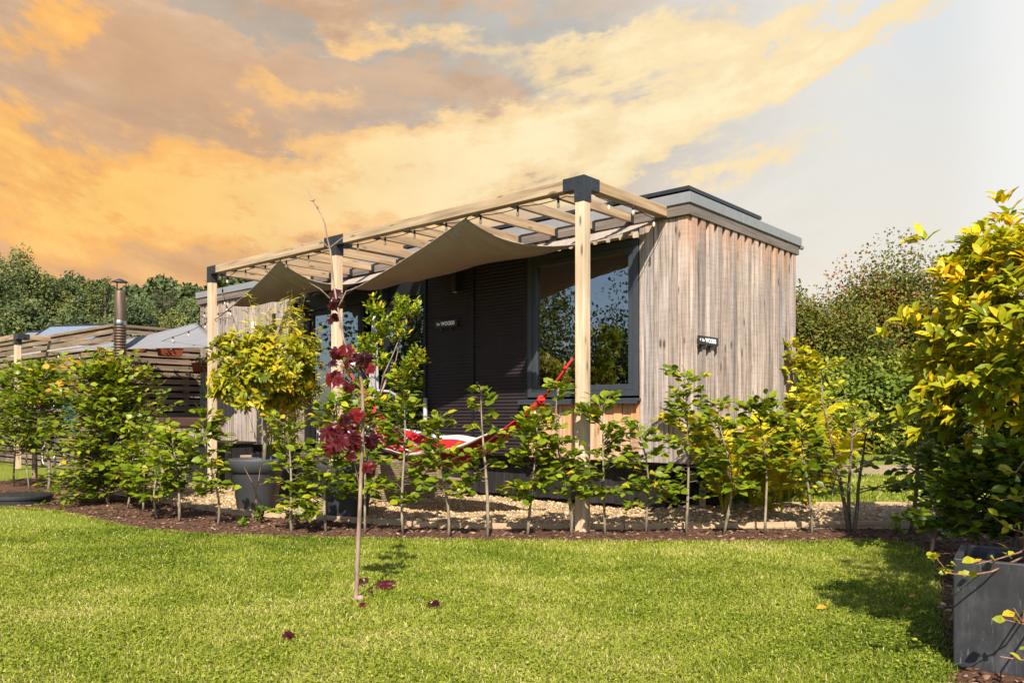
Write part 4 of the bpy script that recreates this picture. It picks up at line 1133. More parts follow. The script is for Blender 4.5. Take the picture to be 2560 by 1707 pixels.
mb.lathe([(.010,0),(.022,.012),(.018,.03),(0,.036)], 8, (.03,-.005,.005))
build('trunk', mb, M['bark_maple'], mp, smooth=True)
def maple_leaf(mb, c, size, d, n, t):
    # five pointed, cupped, with raised ribs
    d = Vector(d).normalized(); n = Vector(n); n = (n - d*n.dot(d)).normalized(); b = n.cross(d)
    out = [(0,.10),(-.20,.02),(-.42,.14),(-.34,.26),(-.60,.36),(-.50,.48),(-.60,.68),(-.40,.66),(-.34,.78),(-.18,.80),(0,1.02),(.18,.80),(.34,.78),(.40,.66),(.60,.68),(.50,.48),(.60,.36),(.34,.26),(.42,.14),(.20,.02)]
    f1, f2, cu = random.uniform(2,5), random.uniform(0,6), random.uniform(.25,.6)
    def P_(x, y, amp):
        rr = math.hypot(x, y-.42); return c + d*(size*y) + b*(size*x) + n*(size*(-cu*rr*rr + .09*math.sin(x*f1*2.2+f2) + amp*.05 - .12*abs(x)))
    vs = [P_(0,.42,1)]
    for i, (x, y) in enumerate(out): vs.append(P_(x*.55, .42+(y-.42)*.55, 1 if i % 2 else -1))
    for i, (x, y) in enumerate(out): vs.append(P_(x, y, random.uniform(-1,1)))
    k = len(out); mb.add(vs, [(0, i+1, (i+1) % k+1) for i in range(k)] + [(i+1, i+1+k, (i+1) % k+1+k, (i+1) % k+1) for i in range(k)], t)
mb = MB()
for (px, py, s) in ((842,742,44),(836,765,40),(833,800,34),(846,890,40),(862,882,44),(835,912,28),(826,952,46),(844,958,52),(868,972,34),(864,915,36),(884,905,40),(905,902,44),(932,926,32),(878,1046,44),(858,1052,36),(812,1090,54),(832,1088,50),(836,1126,44),(862,1112,48),(882,1098,50),(892,1120,44),(880,1142,34),(918,1106,42),(928,1116,30),(914,1172,36),(874,1080,40),(850,1075,34)):
    c = ml(px, py - s*.55, random.uniform(-.08,.08)); sz = s*.98/FPX*MD
    maple_leaf(mb, c, sz, (random.uniform(-.7,.7), random.uniform(-.7,.2), -1), (random.uniform(-.5,.5), -1, random.uniform(.1,.7)), rnd())
build('foliage', mb, M['maple'], mp)
for (px, py, s, m_, lab) in ((962,1481,46,'maple','largest dark red fallen leaf on the lawn right of the maple stem'), (914,1466,30,'maple','dark red fallen leaf touching the foot of the maple'), (1072,1525,34,'maple','dark red fallen leaf furthest right of the maple'), (896,1526,20,'maple','small dark red leaf fragment just below the maple foot'), (704,1608,36,'maple','faded red fallen leaf on the lawn left of the maple'), (923,1494,14,'maple','tiny red leaf scrap between the maple foot and the largest fallen leaf'),
                       (2271,1504,24,'orange_leaf','bright orange fallen leaf in the shadow on the lawn'), (2040,1534,34,'orange_leaf','long yellow fallen leaf on the sunny lawn'), (2262,1536,18,'orange_leaf','dull orange leaf scrap below the bright orange one')):
    p = gp(px, py); sz = s/FPX*p.y; mb = MB()
    maple_leaf(mb, Vector((0,0,.03)), sz, (random.uniform(-1,1), random.uniform(-.6,.6), .15), (random.uniform(-.2,.2), -.75, 1), rnd()) if m_ == 'maple' else None
    if m_ != 'maple':
        L, F_, t_ = leaf_arrays(np.array([[0,0,.028]]), np.array([[1,.4,.1]]), np.array([[0,-.7,1.]]), np.array([sz]), np.array([rnd()]), leaf_tpl(.22,.1))
        mb.add([tuple(v) for v in L], [tuple(int(q) for q in f) for f in F_], .5)
    tag(build('fallen_leaf', mb, M[m_], loc=p), lab, 'leaf', 'fallen leaves on the lawn')

# ferns and yellow bush by the end wall
def fern(b, n, L, seed, label):
    r = np.random.default_rng(seed); t = thing('fern', label, 'fern', b, 0, 'yellow ferns by the end wall'); st = MB(); P, D, N, S, T = [], [], [], [], []
    for k in range(n):
        az = k*2.4 + r.normal(0,.3); l = L*1.08*r.uniform(.75,1.15); up = r.uniform(1.1,2.1)
        h = Vector((math.cos(az), math.sin(az), 0)); path = []
        for j in range(9):
            u = j/8; path.append(h*l*.75*u**1.2 + Vector((0,0,l*up*(u-.62*u**2.4))))
        st.tube(path, [.005*(1-u/9)+.001 for u in range(9)], 4); tt = r.normal(.55,.2)
        for j in range(46):
            u = .12+.87*j/46; q = u*8; i = min(int(q),7); p = path[i].lerp(path[i+1], q-i); tn = (path[i+1]-path[i]).normalized()
            sd_ = tn.cross(Vector((0,0,1))); sd_ = sd_.normalized() if sd_.length > 1e-3 else Vector((1,0,0)); nn = sd_.cross(tn)
            w = .17*l*math.sin(math.pi*min(1,(u*.86+.14)))**.8*(1.05-u*.45)
            for sg in (-1,1):
                P.append(p); D.append(sd_*sg + tn*.45 + Vector((0,0,-.15))); N.append(np.array(nn) + r.normal(0,.15,3)); S.append(w*r.uniform(.85,1.1)+.01); T.append(np.clip(tt+r.normal(0,.12),0,1))
    build('stalks', st, M['fern'], t); leaves('fronds', P, D, N, S, T, T_NARROW if False else leaf_tpl(.13,.02,-.1,.3,.7,.7), M['fern'], t); return t
for i, (fx, fy, n, L, lab) in enumerate(((.34,.10,15,.92,'golden fern nearest the dark skirting at the cabin corner'), (.42,.62,17,1.0,'golden fern in the middle of the group below the end wall'), (.46,1.15,17,1.0,'golden fern right of the middle of the group below the end wall'), (.34,1.70,16,1.1,'golden fern standing higher at the back against the end wall'), (.50,2.35,15,.95,'golden fern at the right end of the group beside the yellow bush'))):
    fern(cab(fx, fy, ZL), n, L, 500+i, lab)
low_ = [cab(.75, .30, ZL), cab(.85, .95, ZL)]
for i, b in enumerate(low_): low_plant(0, 0, .22, .30, 110, 520+i, ['low yellow green plant in front of the fern nearest the cabin corner', 'low yellow green plant in front of the middle ferns'][i], 'yellowbush', (.04,.07), tm=.5, base=b, name='low_plant')
sapling(2008,1240,868,1225,70,800,160,'upright yellow green bush at the right end of the cabin','yellowbush', name='yellow_bush', cat='bush', base=at(2012,1200,9.9)*1 - Vector((0,0,at(2012,1200,9.9).z-.08)), r0=.014, leaf=(.08,.12), tmean=.6, group=None, stems=3)
sapling(2060,1240,1040,1230,70,340,161,'low yellow green bush right of the ferns','yellowbush', name='yellow_bush', cat='bush', base=at(2082,1200,9.8)*1 - Vector((0,0,at(2082,1200,9.8).z-.08)), r0=.01, leaf=(.05,.075), tmean=.4, group=None, stems=3)

# tall yellow leaved bush at the right
def big_bush(base, name, label, rx, ry, z0, z1, n, leaf, seed, mat='laurel', cat='bush', per=9, tm=.5, clumps=70, branch=12, top=1.0):
    r = np.random.default_rng(seed); t = thing(name, label, cat, base); mb = MB()
    c = np.array([0,0,(z0+z1)/2]); rz = (z1-z0)/2
    P, O, k = blob_cloud(r, n, rx, ry, rz, clumps, min(rx,rz)*.15, .52)
    P = P + c; keep = P[:,2] > .1; P, O = P[keep], O[keep]
    for j in range(branch):
        e = P[r.integers(0, len(P))]; a = Vector((r.normal(0,.05), r.normal(0,.05), 0)); m = Vector(e)*.55 + Vector((0,0,.1+.12*z0)); 
        mb.tube([a, m*.55 + a*.3, m, Vector(e)], [.016,.013,.009,.003], 6)
    build('trunk', mb, M['bark_dark'], t, smooth=True)
    hgt = (P[:,2]-z0)/(z1-z0)
    O = unit(O*.8 + np.array([0,-.15,.7]))
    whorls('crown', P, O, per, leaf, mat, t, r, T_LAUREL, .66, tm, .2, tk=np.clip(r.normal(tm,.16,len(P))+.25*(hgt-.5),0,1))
    return t
bb = at(2590, 1200, 5.5); bb.z = 0
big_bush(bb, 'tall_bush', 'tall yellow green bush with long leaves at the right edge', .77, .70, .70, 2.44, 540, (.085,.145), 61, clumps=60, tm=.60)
bb2 = at(2680, 1200, 5.6); bb2.z = 0
big_bush(bb2, 'tall_bush', 'taller yellow leaved bush cut by the right edge of the picture', .9, .8, .8, 2.55, 400, (.085,.145), 62, clumps=55, tm=.62)
# beeches under it, their shade put into a darker leaf tint
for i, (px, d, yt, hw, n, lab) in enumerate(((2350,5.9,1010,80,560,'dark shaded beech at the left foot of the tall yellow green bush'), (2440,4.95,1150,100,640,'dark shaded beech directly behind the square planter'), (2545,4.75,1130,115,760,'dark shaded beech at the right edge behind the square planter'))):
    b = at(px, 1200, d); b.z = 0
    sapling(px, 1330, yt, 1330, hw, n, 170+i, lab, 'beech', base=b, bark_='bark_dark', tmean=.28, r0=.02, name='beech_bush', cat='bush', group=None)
# young beech leaning in front of the planter
r = np.random.default_rng(66)
yb_ = thing('beech_sapling', 'young beech at the right edge reaching a low branch across the square planter', 'sapling', (2.42,3.75,0))
mb = MB(); mb.tube([(0,0,0),(.0,0,.4),(.02,.0,.9),(.06,.05,1.3)], [.03,.026,.02,.012], 8)
P, D, N, S, T = [], [], [], [], []
O_ = Vector(yb_.location)
for path in ([(.01,-.0,.40), at(2540,1400,3.35)-O_, at(2480,1428,3.2)-O_, at(2420,1438,3.1)-O_, at(2372,1432,3.05)-O_, at(2345,1400,3.05)-O_, at(2338,1380,3.05)-O_], [(.01,0,.45), at(2550,1380,3.4)-O_, at(2500,1395,3.25)-O_, at(2440,1410,3.15)-O_], [(.01,0,.5), at(2560,1330,3.5)-O_, at(2520,1320,3.5)-O_, at(2470,1280,3.6)-O_],
             [(0,0,.25), at(2560,1560,3.1)-O_, at(2500,1545,2.95)-O_], [(0,0,.2), at(2560,1650,2.9)-O_, at(2500,1640,2.85)-O_], [(0,0,.3), at(2556,1555,3.05)-O_, at(2535,1520,3.0)-O_],
             [(.03,0,.9), at(2540,1180,3.6)-O_, at(2500,1170,3.5)-O_], [(.03,0,.8), at(2560,1240,3.5)-O_, at(2500,1250,3.4)-O_]):
    path = [Vector(p) for p in path]; mb.tube(path, [.005-.0036*i/(len(path)-1) for i in range(len(path))], 5)
    nl = 16 if len(path) > 5 else (7 if path[0].z > .32 else 2)
    for j in range(nl):
        u = r.uniform(.42,1.0)*(len(path)-1); i = min(int(u), len(path)-2); P.append(path[i].lerp(path[i+1], u-i) + Vector(r.normal(0,.012,3))); D.append((r.normal(-.5,.6), r.normal(0,.5), r.normal(.1,.4))); N.append(np.array([0,-.5,.8])+r.normal(0,.4,3)); S.append(r.uniform(.035,.055)); T.append(np.clip(r.normal(.82,.14),0,1))
build('trunk', mb, M['twig_red'], yb_, smooth=True); leaves('crown', P, D, N, S, T, T_BEECH, M['beech'], yb_)

# ------------------------------------------------------------------ trees
def tree(name, label, base, H, rx, n, leaf, mat, seed, cat='tree', crown_lo=.3, clumps=46, cs=.13, bark_='bark_dark', group=None, berries=0, tm=.45, sun=.3, flat=False, ry=None, trunk_r=None, tpl=None):
    r = np.random.default_rng(seed); t = thing(name, label, cat, base, 0, group); ry = ry or rx
    z0 = H*crown_lo; rz = (H-z0)/2; c = np.array([0,0,(H+z0)/2])
    u = unit(r.normal(0,1,(clumps,3))); C = u*(.45+.5*r.random((clumps,1)))*np.array([rx,ry,rz]); C = C + c
    C[:,0] += r.normal(0, rx*.08, clumps); C[:,2] += r.normal(0, rz*.1, clumps)
    k = r.integers(0, clumps, n); sz = r.uniform(.6,1.4,clumps)[k][:,None]*cs*min(rx,rz)
    off = r.normal(0,1,(n,3)); off = off*np.minimum(1, 1.7/np.maximum(np.linalg.norm(off,axis=1,keepdims=True),1e-6))
    if flat: off[:,2] *= .35
    P = C[k] + off*sz*1.5
    O = unit(off + .6*unit(C[k]-c)); D = O*.4 + r.normal(0,.7,(n,3)); N = O*.9 + np.array([0,0,.4]) + SUNV*sun + r.normal(0,.35,(n,3))
    T = np.clip(r.normal(tm,.22,clumps)[k] + r.normal(0,.15,n), 0, 1)
    leaves('crown', P, D, N, r.uniform(*leaf, n), T, tpl or T_SMALL, M[mat], t)
    mb = MB(); tr_ = trunk_r or H*.022
    mb.tube([(0,0,-.2),(H*.01,0,z0*.8),(0,H*.01,z0+rz*.7),(0,0,z0+rz*1.4)], [tr_,tr_*.8,tr_*.5,tr_*.15], 7)
    for j in range(min(18, clumps)):
        e = Vector(C[j]); s = Vector((0,0,z0*.7+rz*.5*r.random())); mb.tube([s, s.lerp(e,.5)+Vector((0,0,rz*.06)), e], [tr_*.35,tr_*.2,tr_*.06], 5)
    build('trunk', mb, M[bark_], t, smooth=True)
    if berries:
        q = r.integers(0, n, berries); Pb = np.repeat(P[q], 4, 0) + r.normal(0,.045,(berries*4,3)); s = r.uniform(.014,.026,berries*4)
        V = (Pb[:,None,:] + ICO_V[None]*s[:,None,None]).reshape(-1,3); F = (ICO_F[None]+(np.arange(berries*4)*12)[:,None,None]).reshape(-1,3)
        kind(np_mesh('berries', V, F, np.full(len(V),.5), M['berry'], t), 'stuff')
    return t
# hawthorns behind the right lawn
def tb(px, d): p = at(px, 1000, d); p.z = 0; return p
hw_ = [(1990,22.5,4.95,1.2,18000,'hawthorn with red berries rising just right of the cabin roof end'), (2110,21.5,3.9,1.7,26000,'lower hawthorn full of red berries right of the cabin'), (2225,22.5,5.55,1.7,30000,'tallest hawthorn with red berries left of the tall yellow green bush'), (2380,22.5,5.8,2.1,24000,'hawthorn partly hidden behind the tall yellow green bush'), (2560,22,5.5,2.2,14000,'hawthorn at the right edge behind the tall yellow green bush'), (1890,25,4.2,1.6,4000,'hawthorn mostly hidden behind the cabin end wall')]
for i, (px, d, H, rx, n, lab) in enumerate(hw_):
    tree('hawthorn_tree', lab, tb(px, d), H, rx, n, (.07,.115), 'hawthorn', 600+i, crown_lo=.05, clumps=110, cs=.14, group='hawthorns behind the lawn', berries=190, tm=.5)
for i, (px, d, H, rx, n, mat, lab) in enumerate(((2080,20.3,2.2,1.5,10400,'bramble','low bramble thicket behind the lawn right of the cabin'), (2200,20.0,2.5,1.6,11200,'bramble','bramble thicket below the tallest hawthorn'), (2330,19.8,2.4,1.6,9000,'bramble','bramble thicket behind the dark beeches'), (1975,20.6,1.9,1.2,7000,'bramble','bramble thicket beside the end wall of the cabin'))):
    tree('bramble_thicket', lab, tb(px, d), H, rx, n, (.08,.14), mat, 640+i, cat='thicket', crown_lo=.02, clumps=50, cs=.17, tm=.55, trunk_r=.02)

# hillside trees on the left
def hb(px, d):
    x = (px-CX)/FPX*d; return Vector((x, d, hillz(x, d)-.3))
hill_trees = [ # px, D, ytop, half width px, mat, label
 (-60,95,622,95,'oak','broad dark oak cut by the left edge on the wooded slope'),
 (25,105,618,72,'ash','tallest grey green tree at the top left of the wooded slope'),
 (12,80,735,80,'oak','dark oak low on the wooded slope at the left edge'),
 (102,100,652,58,'oak','dark tree right of the tallest one on the wooded slope'),
 (152,110,676,52,'ash','mid green rounded tree above the blue grey roofs'),
 (85,78,765,75,'oak','dark low oak above the far left pergola bracket'),
 (152,82,778,60,'oak','dark oak directly above the blue grey roofs'),
 (196,98,745,42,'oak','yellowish green tree left of the flue at roof height'),
 (200,120,676,22,'ash','slender wispy tree left of the flue on the skyline'),
 (234,125,680,22,'ash','second slender wispy tree left of the flue on the skyline'),
 (262,122,688,24,'ash','thin wispy tree immediately left of the flue cap'),
 (252,85,795,50,'oak','bushy dark tree behind the flue'),
 (332,104,758,46,'oak','round dark green tree right of the flue'),
 (376,112,768,40,'ash','mid green tree between the flue and the cedar'),
 (408,135,712,34,'cedar','tall flat topped cedar on the skyline left of the cabin'),
 (440,108,778,40,'ash','green tree below the cedar beside the cabin'),
 (478,118,745,38,'ash','pale green tree right of the cedar at the cabin roof end'),
 (522,112,755,48,'oak','dark tree partly hidden behind the far left pergola post')]
for i, (px, d, yt, hw, mat, lab) in enumerate(hill_trees):
    b = hb(px, d); yt += 8; ztop = CAMH + (HZ-yt)/FPX*d; H = max(4, ztop-b.z); rx = hw/FPX*d
    thin = hw < 35
    tree('cedar_tree' if mat == 'cedar' else ('ash_tree' if mat == 'ash' else 'oak_tree'), lab, b, H, rx, 1500 if thin else 9500, (.22,.44) if not thin else (.2,.38), mat, 700+i, crown_lo=.45 if thin else .05, clumps=22 if thin else 64, cs=.14, group='trees on the wooded slope', flat=(mat == 'cedar'), tm=[.35,.6,.45,.7,.3,.55][i % 6], sun=.6, ry=min(rx, 4.5))
# far wood along the ridge reads as one mass
r = np.random.default_rng(77); n = 9000
pxs = r.uniform(40, 640, n); dd = r.uniform(316, 336, n); xw = (pxs-CX)/FPX*dd
zz = np.array([hillz(a, b) for a, b in zip(xw, dd)]) + r.uniform(0,1,n)**.7*(5.0+2.5*np.sin(xw*.21)+2*np.sin(xw*.53+1))
P = np.stack([xw, dd, zz], 1); N = r.normal(0,.5,(n,3)) + np.array([0,-.5,.8])
kind(tag(leaves('distant_wood', P, r.normal(0,1,(n,3)), N, r.uniform(1.6,3.0,n), np.clip(r.normal(.4,.2,n),0,1), T_SMALL, M['oak']), 'distant wood along the ridge of the hill', 'wood'), 'stuff')
n = 3500; pxs = r.uniform(120, 560, n); dd = r.choice([150., 205., 250.], n) + r.normal(0,2,n); xw = (pxs-CX)/FPX*dd
zz = np.array([hillz(a, b) for a, b in zip(xw, dd)]) + r.random(n)*3.2
kind(tag(leaves('field_hedges', np.stack([xw,dd,zz],1), r.normal(0,1,(n,3)), r.normal(0,.5,(n,3)) + np.array([0,-.5,.8]), r.uniform(.9,1.8,n), np.clip(r.normal(.45,.2,n),0,1), T_SMALL, M['oak']), 'hedgerows between the far fields on the hill', 'hedge'), 'stuff')

# trees and a bush beyond the left of the picture (mirrored in the window) and the tree whose shade falls on the lawn
tree('garden_tree', 'leafy tree beyond the left of the picture mirrored in the big window', (-15.5,8.4,0), 7.2, 3.4, 15000, (.09,.17), 'oak', 801, crown_lo=.1, clumps=50, tm=.6)
tree('garden_tree', 'airy tree beyond the left of the picture mirrored at the right of the window', (-17.5,2.6,0), 6.2, 2.0, 5500, (.08,.15), 'oak', 802, crown_lo=.2, clumps=34, tm=.5)
tree('garden_tree', 'low dark tree beyond the left of the picture mirrored low in the window', (-20,5.0,0), 4.2, 4.0, 9000, (.12,.2), 'oak', 806, crown_lo=.02, clumps=50, tm=.4)
tree('garden_tree', 'large tree beyond the left of the picture mirrored at the left of the window', (-13.5,11.0,0), 8.0, 2.8, 9000, (.09,.17), 'ash', 803, crown_lo=.08, clumps=50, tm=.5)
big_bush(Vector((-8.6,4.6,0)), 'tall_bush', 'yellow bush beyond the left of the picture mirrored low in the window', 1.1, 1.1, .2, 1.75, 300, (.10,.15), 805, 'bay', clumps=50, tm=.4)
tree('garden_tree', 'tall tree beyond the right of the picture casting shade over the planter', (3.12,1.5,0), 3.9, 1.1, 30000, (.06,.10), 'beech', 804, crown_lo=.28, clumps=34, cs=.19, tpl=T_BEECH, tm=.35)

# ------------------------------------------------------------------ left hand neighbours
KC = Vector((-6.96, 14.0, 0))
def screen(name, label, loc, rz, L, H, n=21, posts=3):
    s = thing(name, label, 'fence', loc, rz); mb = MB(); pitch = H/n
    for i in range(n): mb.box(0, L, -.02, 0, i*pitch+.012, (i+1)*pitch-.024, rnd())
    build('slat_panel', mb, M['slat'], s)
    mb = MB(); mb.box(.01, L-.01, .10, .12, .02, H-.30, rnd()); build('shade_backing', mb, M['slat_gap_shade'], s)  # added dark sheet, paints the shade seen through the gaps
    for k in range(posts):
        x = .05+(L-.1)*k/(posts-1); mb = MB(); mb.box(x-.045, x+.045, .001, .091, 0, H-.01, rnd()); build('post', mb, M['slat'], s)
    mb = MB(); mb.box(-.03, L+.03, -.05, .10, H+.001, H+.05, rnd()); build('top_rail', mb, M['slat'], s)
    return s
screen('slatted_fence', 'dark slatted timber fence running back to the left behind the flue', KC + Vector((-.749*7,.662*7,0)), TH, 6.98, 2.58)
screen('slatted_fence', 'dark slatted timber fence behind the hot tub with terracotta planters', KC + Vector((.02,.0,0)), TH + math.pi/2, 2.6, 2.58, 21, 3)
# dark backing panels above stand in for the shade behind the slats
tub = thing('hot_tub', 'timber clad hot tub with a brown cover beside the slatted fence', 'hot tub', (-5.75,13.15,0), TH)
mb = MB()
for s in (-1,1):
    for i in range(12):
        a = -.66+i*.11; mb.box(a+.003,a+.107, s*.66-.012, s*.66+.012, .02,.86, rnd()); mb.box(s*.66-.012+ (0 if s<0 else 0), s*.66+.012, a+.013, a+.100, .02,.86, rnd())
build('side_panel', mb, M['tubwood'], tub)
mb = MB(); mb.box(-.64,.64,-.64,.64,.3,.84); build('shell', mb, M['white_plastic'], tub)
mb = MB(); mb.box(-.70,-.004,-.70,.70,.862,1.0); mb.box(.004,.70,-.70,.70,.862,1.0); mb.box(-.70,.70,-.715,-.702,.78,.96)
build('cover', mb, M['cover_brown'], tub, bevel=.03)
mb = MB(); mb.box(.3,.34,-.73,-.716,.62,.9); mb.box(.40,.46,-.70,-.673,.66,.72); build('strap', mb, M['black_plastic'], tub)
# stove flue
fp = at(300, 1000, 13.0); fp.z = 0
fl = thing('stove_flue', 'tall bronze metal stove flue with a conical cap', 'flue', fp)
mb = MB(); mb.lathe([(0,0),(.32,0),(.32,.85),(.24,.95),(.09,1.0),(0,1.0)], 24); build('stove', mb, M['black_steel'], fl, smooth=True)
mb = MB(); mb.lathe([(.083,1.0),(.083,2.52)], 24); mb.lathe([(.086,2.52),(.086,3.0),(.080,3.02),(.080,3.06),(0,3.06)], 24); build('pipe', mb, M['flue'], fl, smooth=True)
mb = MB()
for i in range(26): z = 1.3+i*.046; mb.lathe([(.086,z),(.098,z+.008),(.098,z+.026),(.086,z+.034)], 22)
build('heat_guard', mb, M['flue'], fl, smooth=True)
mb = MB(); mb.lathe([(.092,2.50),(.096,2.51),(.096,2.56),(.092,2.57)], 24); build('clamp', mb, M['steel'], fl, smooth=True)
mb = MB(); mb.lathe([(0,3.255),(.02,3.25),(.12,3.205),(.122,3.195),(0,3.20)], 24)
for k in range(3):
    a = k*2.1+.4; mb.tube([(.08*math.cos(a),.08*math.sin(a),3.05),(.09*math.cos(a),.09*math.sin(a),3.2)], .008, 5)
build('cap', mb, M['black_steel'], fl)
# grey sail over the tub
A_, B_, C_ = at(491,806,14.1), at(132,879,13.2), at(590,866,12.7)
def world_sail(P1, P2, P3, label):
    inv = Matrix.Rotation(-TH, 4, 'Z') @ Matrix.Translation(-CO)
    return sail('shade_sail', inv @ P1, inv @ P2, inv @ P3, .03, .03, .0, .02, label, M['sail_grey'], conc=.035)
world_sail(A_, B_, C_, 'grey triangular shade sail over the slatted fence at the left')
string_lights('string of bulbs crossing above the grey sail at the left', [tuple((Matrix.Rotation(-TH,4,'Z') @ Matrix.Translation(-CO)) @ at(px,py,d)) for px,py,d in ((535,795,12.2),(430,843,13.2),(340,868,13.8),(230,885,14.0),(120,880,14.5))], 8, .02)
# terracotta wall planters
def wall_planter(px, py, w, d, label, seed, trail=0):
    b = at(px, py, d); t = thing('wall_planter', label, 'planter', b, TH+math.pi/2, 'terracotta planters on the slatted fence'); hw = w/2
    mb = MB(); hh = .14
    mb.add([(-hw*.9,-.06,0),(hw*.9,-.06,0),(hw*.9,.06,0),(-hw*.9,.06,0),(-hw,-.075,hh),(hw,-.075,hh),(hw,.075,hh),(-hw,.075,hh)], [(0,3,2,1),(0,1,5,4),(1,2,6,5),(2,3,7,6),(3,0,4,7)])
    mb.box(-hw-.01,hw+.01,-.085,.085,hh,hh+.02); build('body', mb, M['terracotta'], t, bevel=.004)
    r = np.random.default_rng(seed); n = 90 + trail*130; P = r.normal(0,1,(n,3))*np.array([hw*.55,.06,.05]) + np.array([0,-.03,hh+.06])
    if trail:
        k = r.random(n) < .7; m = k.sum(); c = r.integers(0,5,m); P[k] = np.stack([(c-2)*hw*.3 + r.normal(0,.03,m), -.12+r.normal(0,.02,m), hh - r.random(m)**.8*trail*(.6+.4*((c*7)%5)/4)], 1)
    leaves('foliage', P, r.normal(0,1,(n,3)) + np.array([0,-.3,-.2*trail]), r.normal(0,.4,(n,3)) + np.array([-.2,-1,.5]), r.uniform(.035,.07,n), np.clip(r.normal(.5,.25,n),0,1), T_BEECH, M['ivy'], t)
    return t
wall_planter(425,891,.42,14.3,'terracotta planter hung high on the slatted fence', 31)
wall_planter(508,930,.36,14.4,'terracotta planter with a trailing pale plant beside the far left post', 32, 1)
wall_planter(340,880,.36,13.9,'terracotta planter tucked under the grey sail by the flue', 33)
wall_planter(345,945,.30,13.9,'terracotta planter low on the slatted fence with red flowers', 34)
# neighbouring pergola at the left edge
nb_ = thing('pergola', 'neighbouring pine pergola with a black bracket at the far left', 'pergola', at(44,1000,15.5)*1 - Vector((0,0,at(44,1000,15.5).z)), TH)
mb = MB(); mb.box(-.05,.05,-.05,.05,0,2.44,rnd()); build('post', mb, M['post'], nb_, bevel=.005)
mb = MB(); mb.box(-.058,.058,-.058,.058,2.40,2.61); mb.box(.058,.19,-.057,.057,2.50,2.609); mb.box(-.057,.057,.058,.19,2.50,2.609); build('corner_bracket', mb, M['black_steel'], nb_)
mb = MB(); mb.box(-3.2,-.06,-.05,.05,2.51,2.605,rnd()); build('beam', mb, M['beam'], nb_)
mb = MB(); mb.box(-.05,.05,.06,2.6,2.51,2.605,rnd()); build('beam', mb, M['beam_y'], nb_)
mb = MB(); mb.box(-.05,.05,2.55,2.65,0,2.5,rnd()); build('post', mb, M['post'], nb_)
mb = MB(); mb.box(-3.25,-3.15,-.05,.05,0,2.5,rnd()); build('post', mb, M['post'], nb_)
# two small huts with pale blue grey roofs
for (px, d, yr, w, lab) in ((205,27,814,2.2,'small hut with the larger pale blue grey pitched roof left of the flue'), (135,29,829,2.0,'small hut with the smaller pale blue grey pitched roof further left')):
    b = at(px, 1000, d); b.z = 0; zr = CAMH + (HZ-yr)/FPX*d
    h = thing('garden_hut', lab, 'hut', b, TH+.5)
    mb = MB(); mb.box(-w/2,w/2,-.9,.9,0,zr-.55); build('wall', mb, M['render_wall'], h)
    mb = MB(); e = zr-.62
    mb.add([(-w/2-.15,-1.05,e),(w/2+.15,-1.05,e),(w/2+.15,0,zr),(-w/2-.15,0,zr),(-w/2-.15,1.05,e),(w/2+.15,1.05,e),(-w/2-.15,0,zr-.08),(w/2+.15,0,zr-.08)], [(0,1,2,3),(3,2,5,4),(0,3,6),(3,4,6),(1,7,2),(2,7,5),(0,6,7,1),(6,4,5,7)])
    rf = build('roof', mb, M['blue_roof'], h)
    mb = MB(); mb.tube([(-w/2-.16,0,zr+.01),(w/2+.16,0,zr+.01)], .04, 6); mb.tube([(-w/2-.16,-1.06,e),(-w/2-.16,0,zr)], .03, 5); mb.tube([(w/2+.16,-1.06,e),(w/2+.16,0,zr)], .03, 5); build('ridge', mb, M['black_steel'], rf)
# drain cover, hose, pole, towel, blue tub, stake
dc = gp(48,1256)
d_ = thing('drain_cover', 'round black plastic drain cover on the mulch at the left edge', 'drain cover', dc)
mb = MB(); mb.lathe([(0,.10),(.30,.105),(.345,.10),(.36,.085),(.36,.06),(.345,.058),(.345,-.01)], 44)
for k in range(10): a = k*.628; mb.lathe([(0,.105),(.012,.105),(.012,.112),(0,.113)], 8, (.325*math.cos(a),.325*math.sin(a),0))
build('lid', mb, M['black_plastic'], d_, smooth=False)
hs = at(132,1138,13.6); mb = MB()
mb.tube([(.19*math.cos(q*2*math.pi/28), .02*math.sin(q), .22*math.sin(q*2*math.pi/28)) for q in range(29)], .010, 6, caps=False)
tag(build('hose_loop', mb, M['white_plastic'], loc=hs, smooth=True), 'white looped hose hanging by the slatted fence behind the left beeches', 'hose')
bp_ = thing('marker_pole', 'thin white pole with a blue tip among the left beeches', 'pole', at(137,1000,12.5)*1 - Vector((0,0,at(137,1000,12.5).z)))
mb = MB(); mb.lathe([(.02,0),(.02,1.70),(0,1.70)], 10); build('shaft', mb, M['white_plastic'], bp_, smooth=True)
mb = MB(); mb.lathe([(.026,1.70),(.028,1.78),(.015,1.82),(0,1.82)], 10); build('tip', mb, M['blue_plastic'], bp_, smooth=True)
tw = at(172,1080,13.2); mb = MB()
mb.grid(lambda u, v: (.22*(u-.5), .03*math.sin(u*14+v*3)+.02*math.sin(v*5), .58*v), 16, 14)
o = tag(build('towel', mb, M['towel'], loc=tw, smooth=True), 'turquoise patterned towel hanging behind the left beeches', 'towel')
o.modifiers.new('s', 'SOLIDIFY').thickness = .008
rl = thing('towel_rail', 'timber rail that carries the turquoise towel', 'rail', (tw.x, tw.y+.03, 0))
mb = MB(); mb.box(-.6,.6,-.02,.02,tw.z+.56,tw.z+.60); build('crossbar', mb, M['slat'], rl)
for s in (-1,1): mb = MB(); mb.box(s*.58-.03,s*.58+.03,-.03,.03,0,tw.z+.559); build('post', mb, M['slat'], rl)
mb = MB(); mb.lathe([(0,0),(.05,0),(.062,.05),(.066,.055),(.055,.055),(.045,.01),(0,.01)], 14); mb.lathe([(.066,.05),(.075,.03),(.07,.028),(.062,.048)], 14)
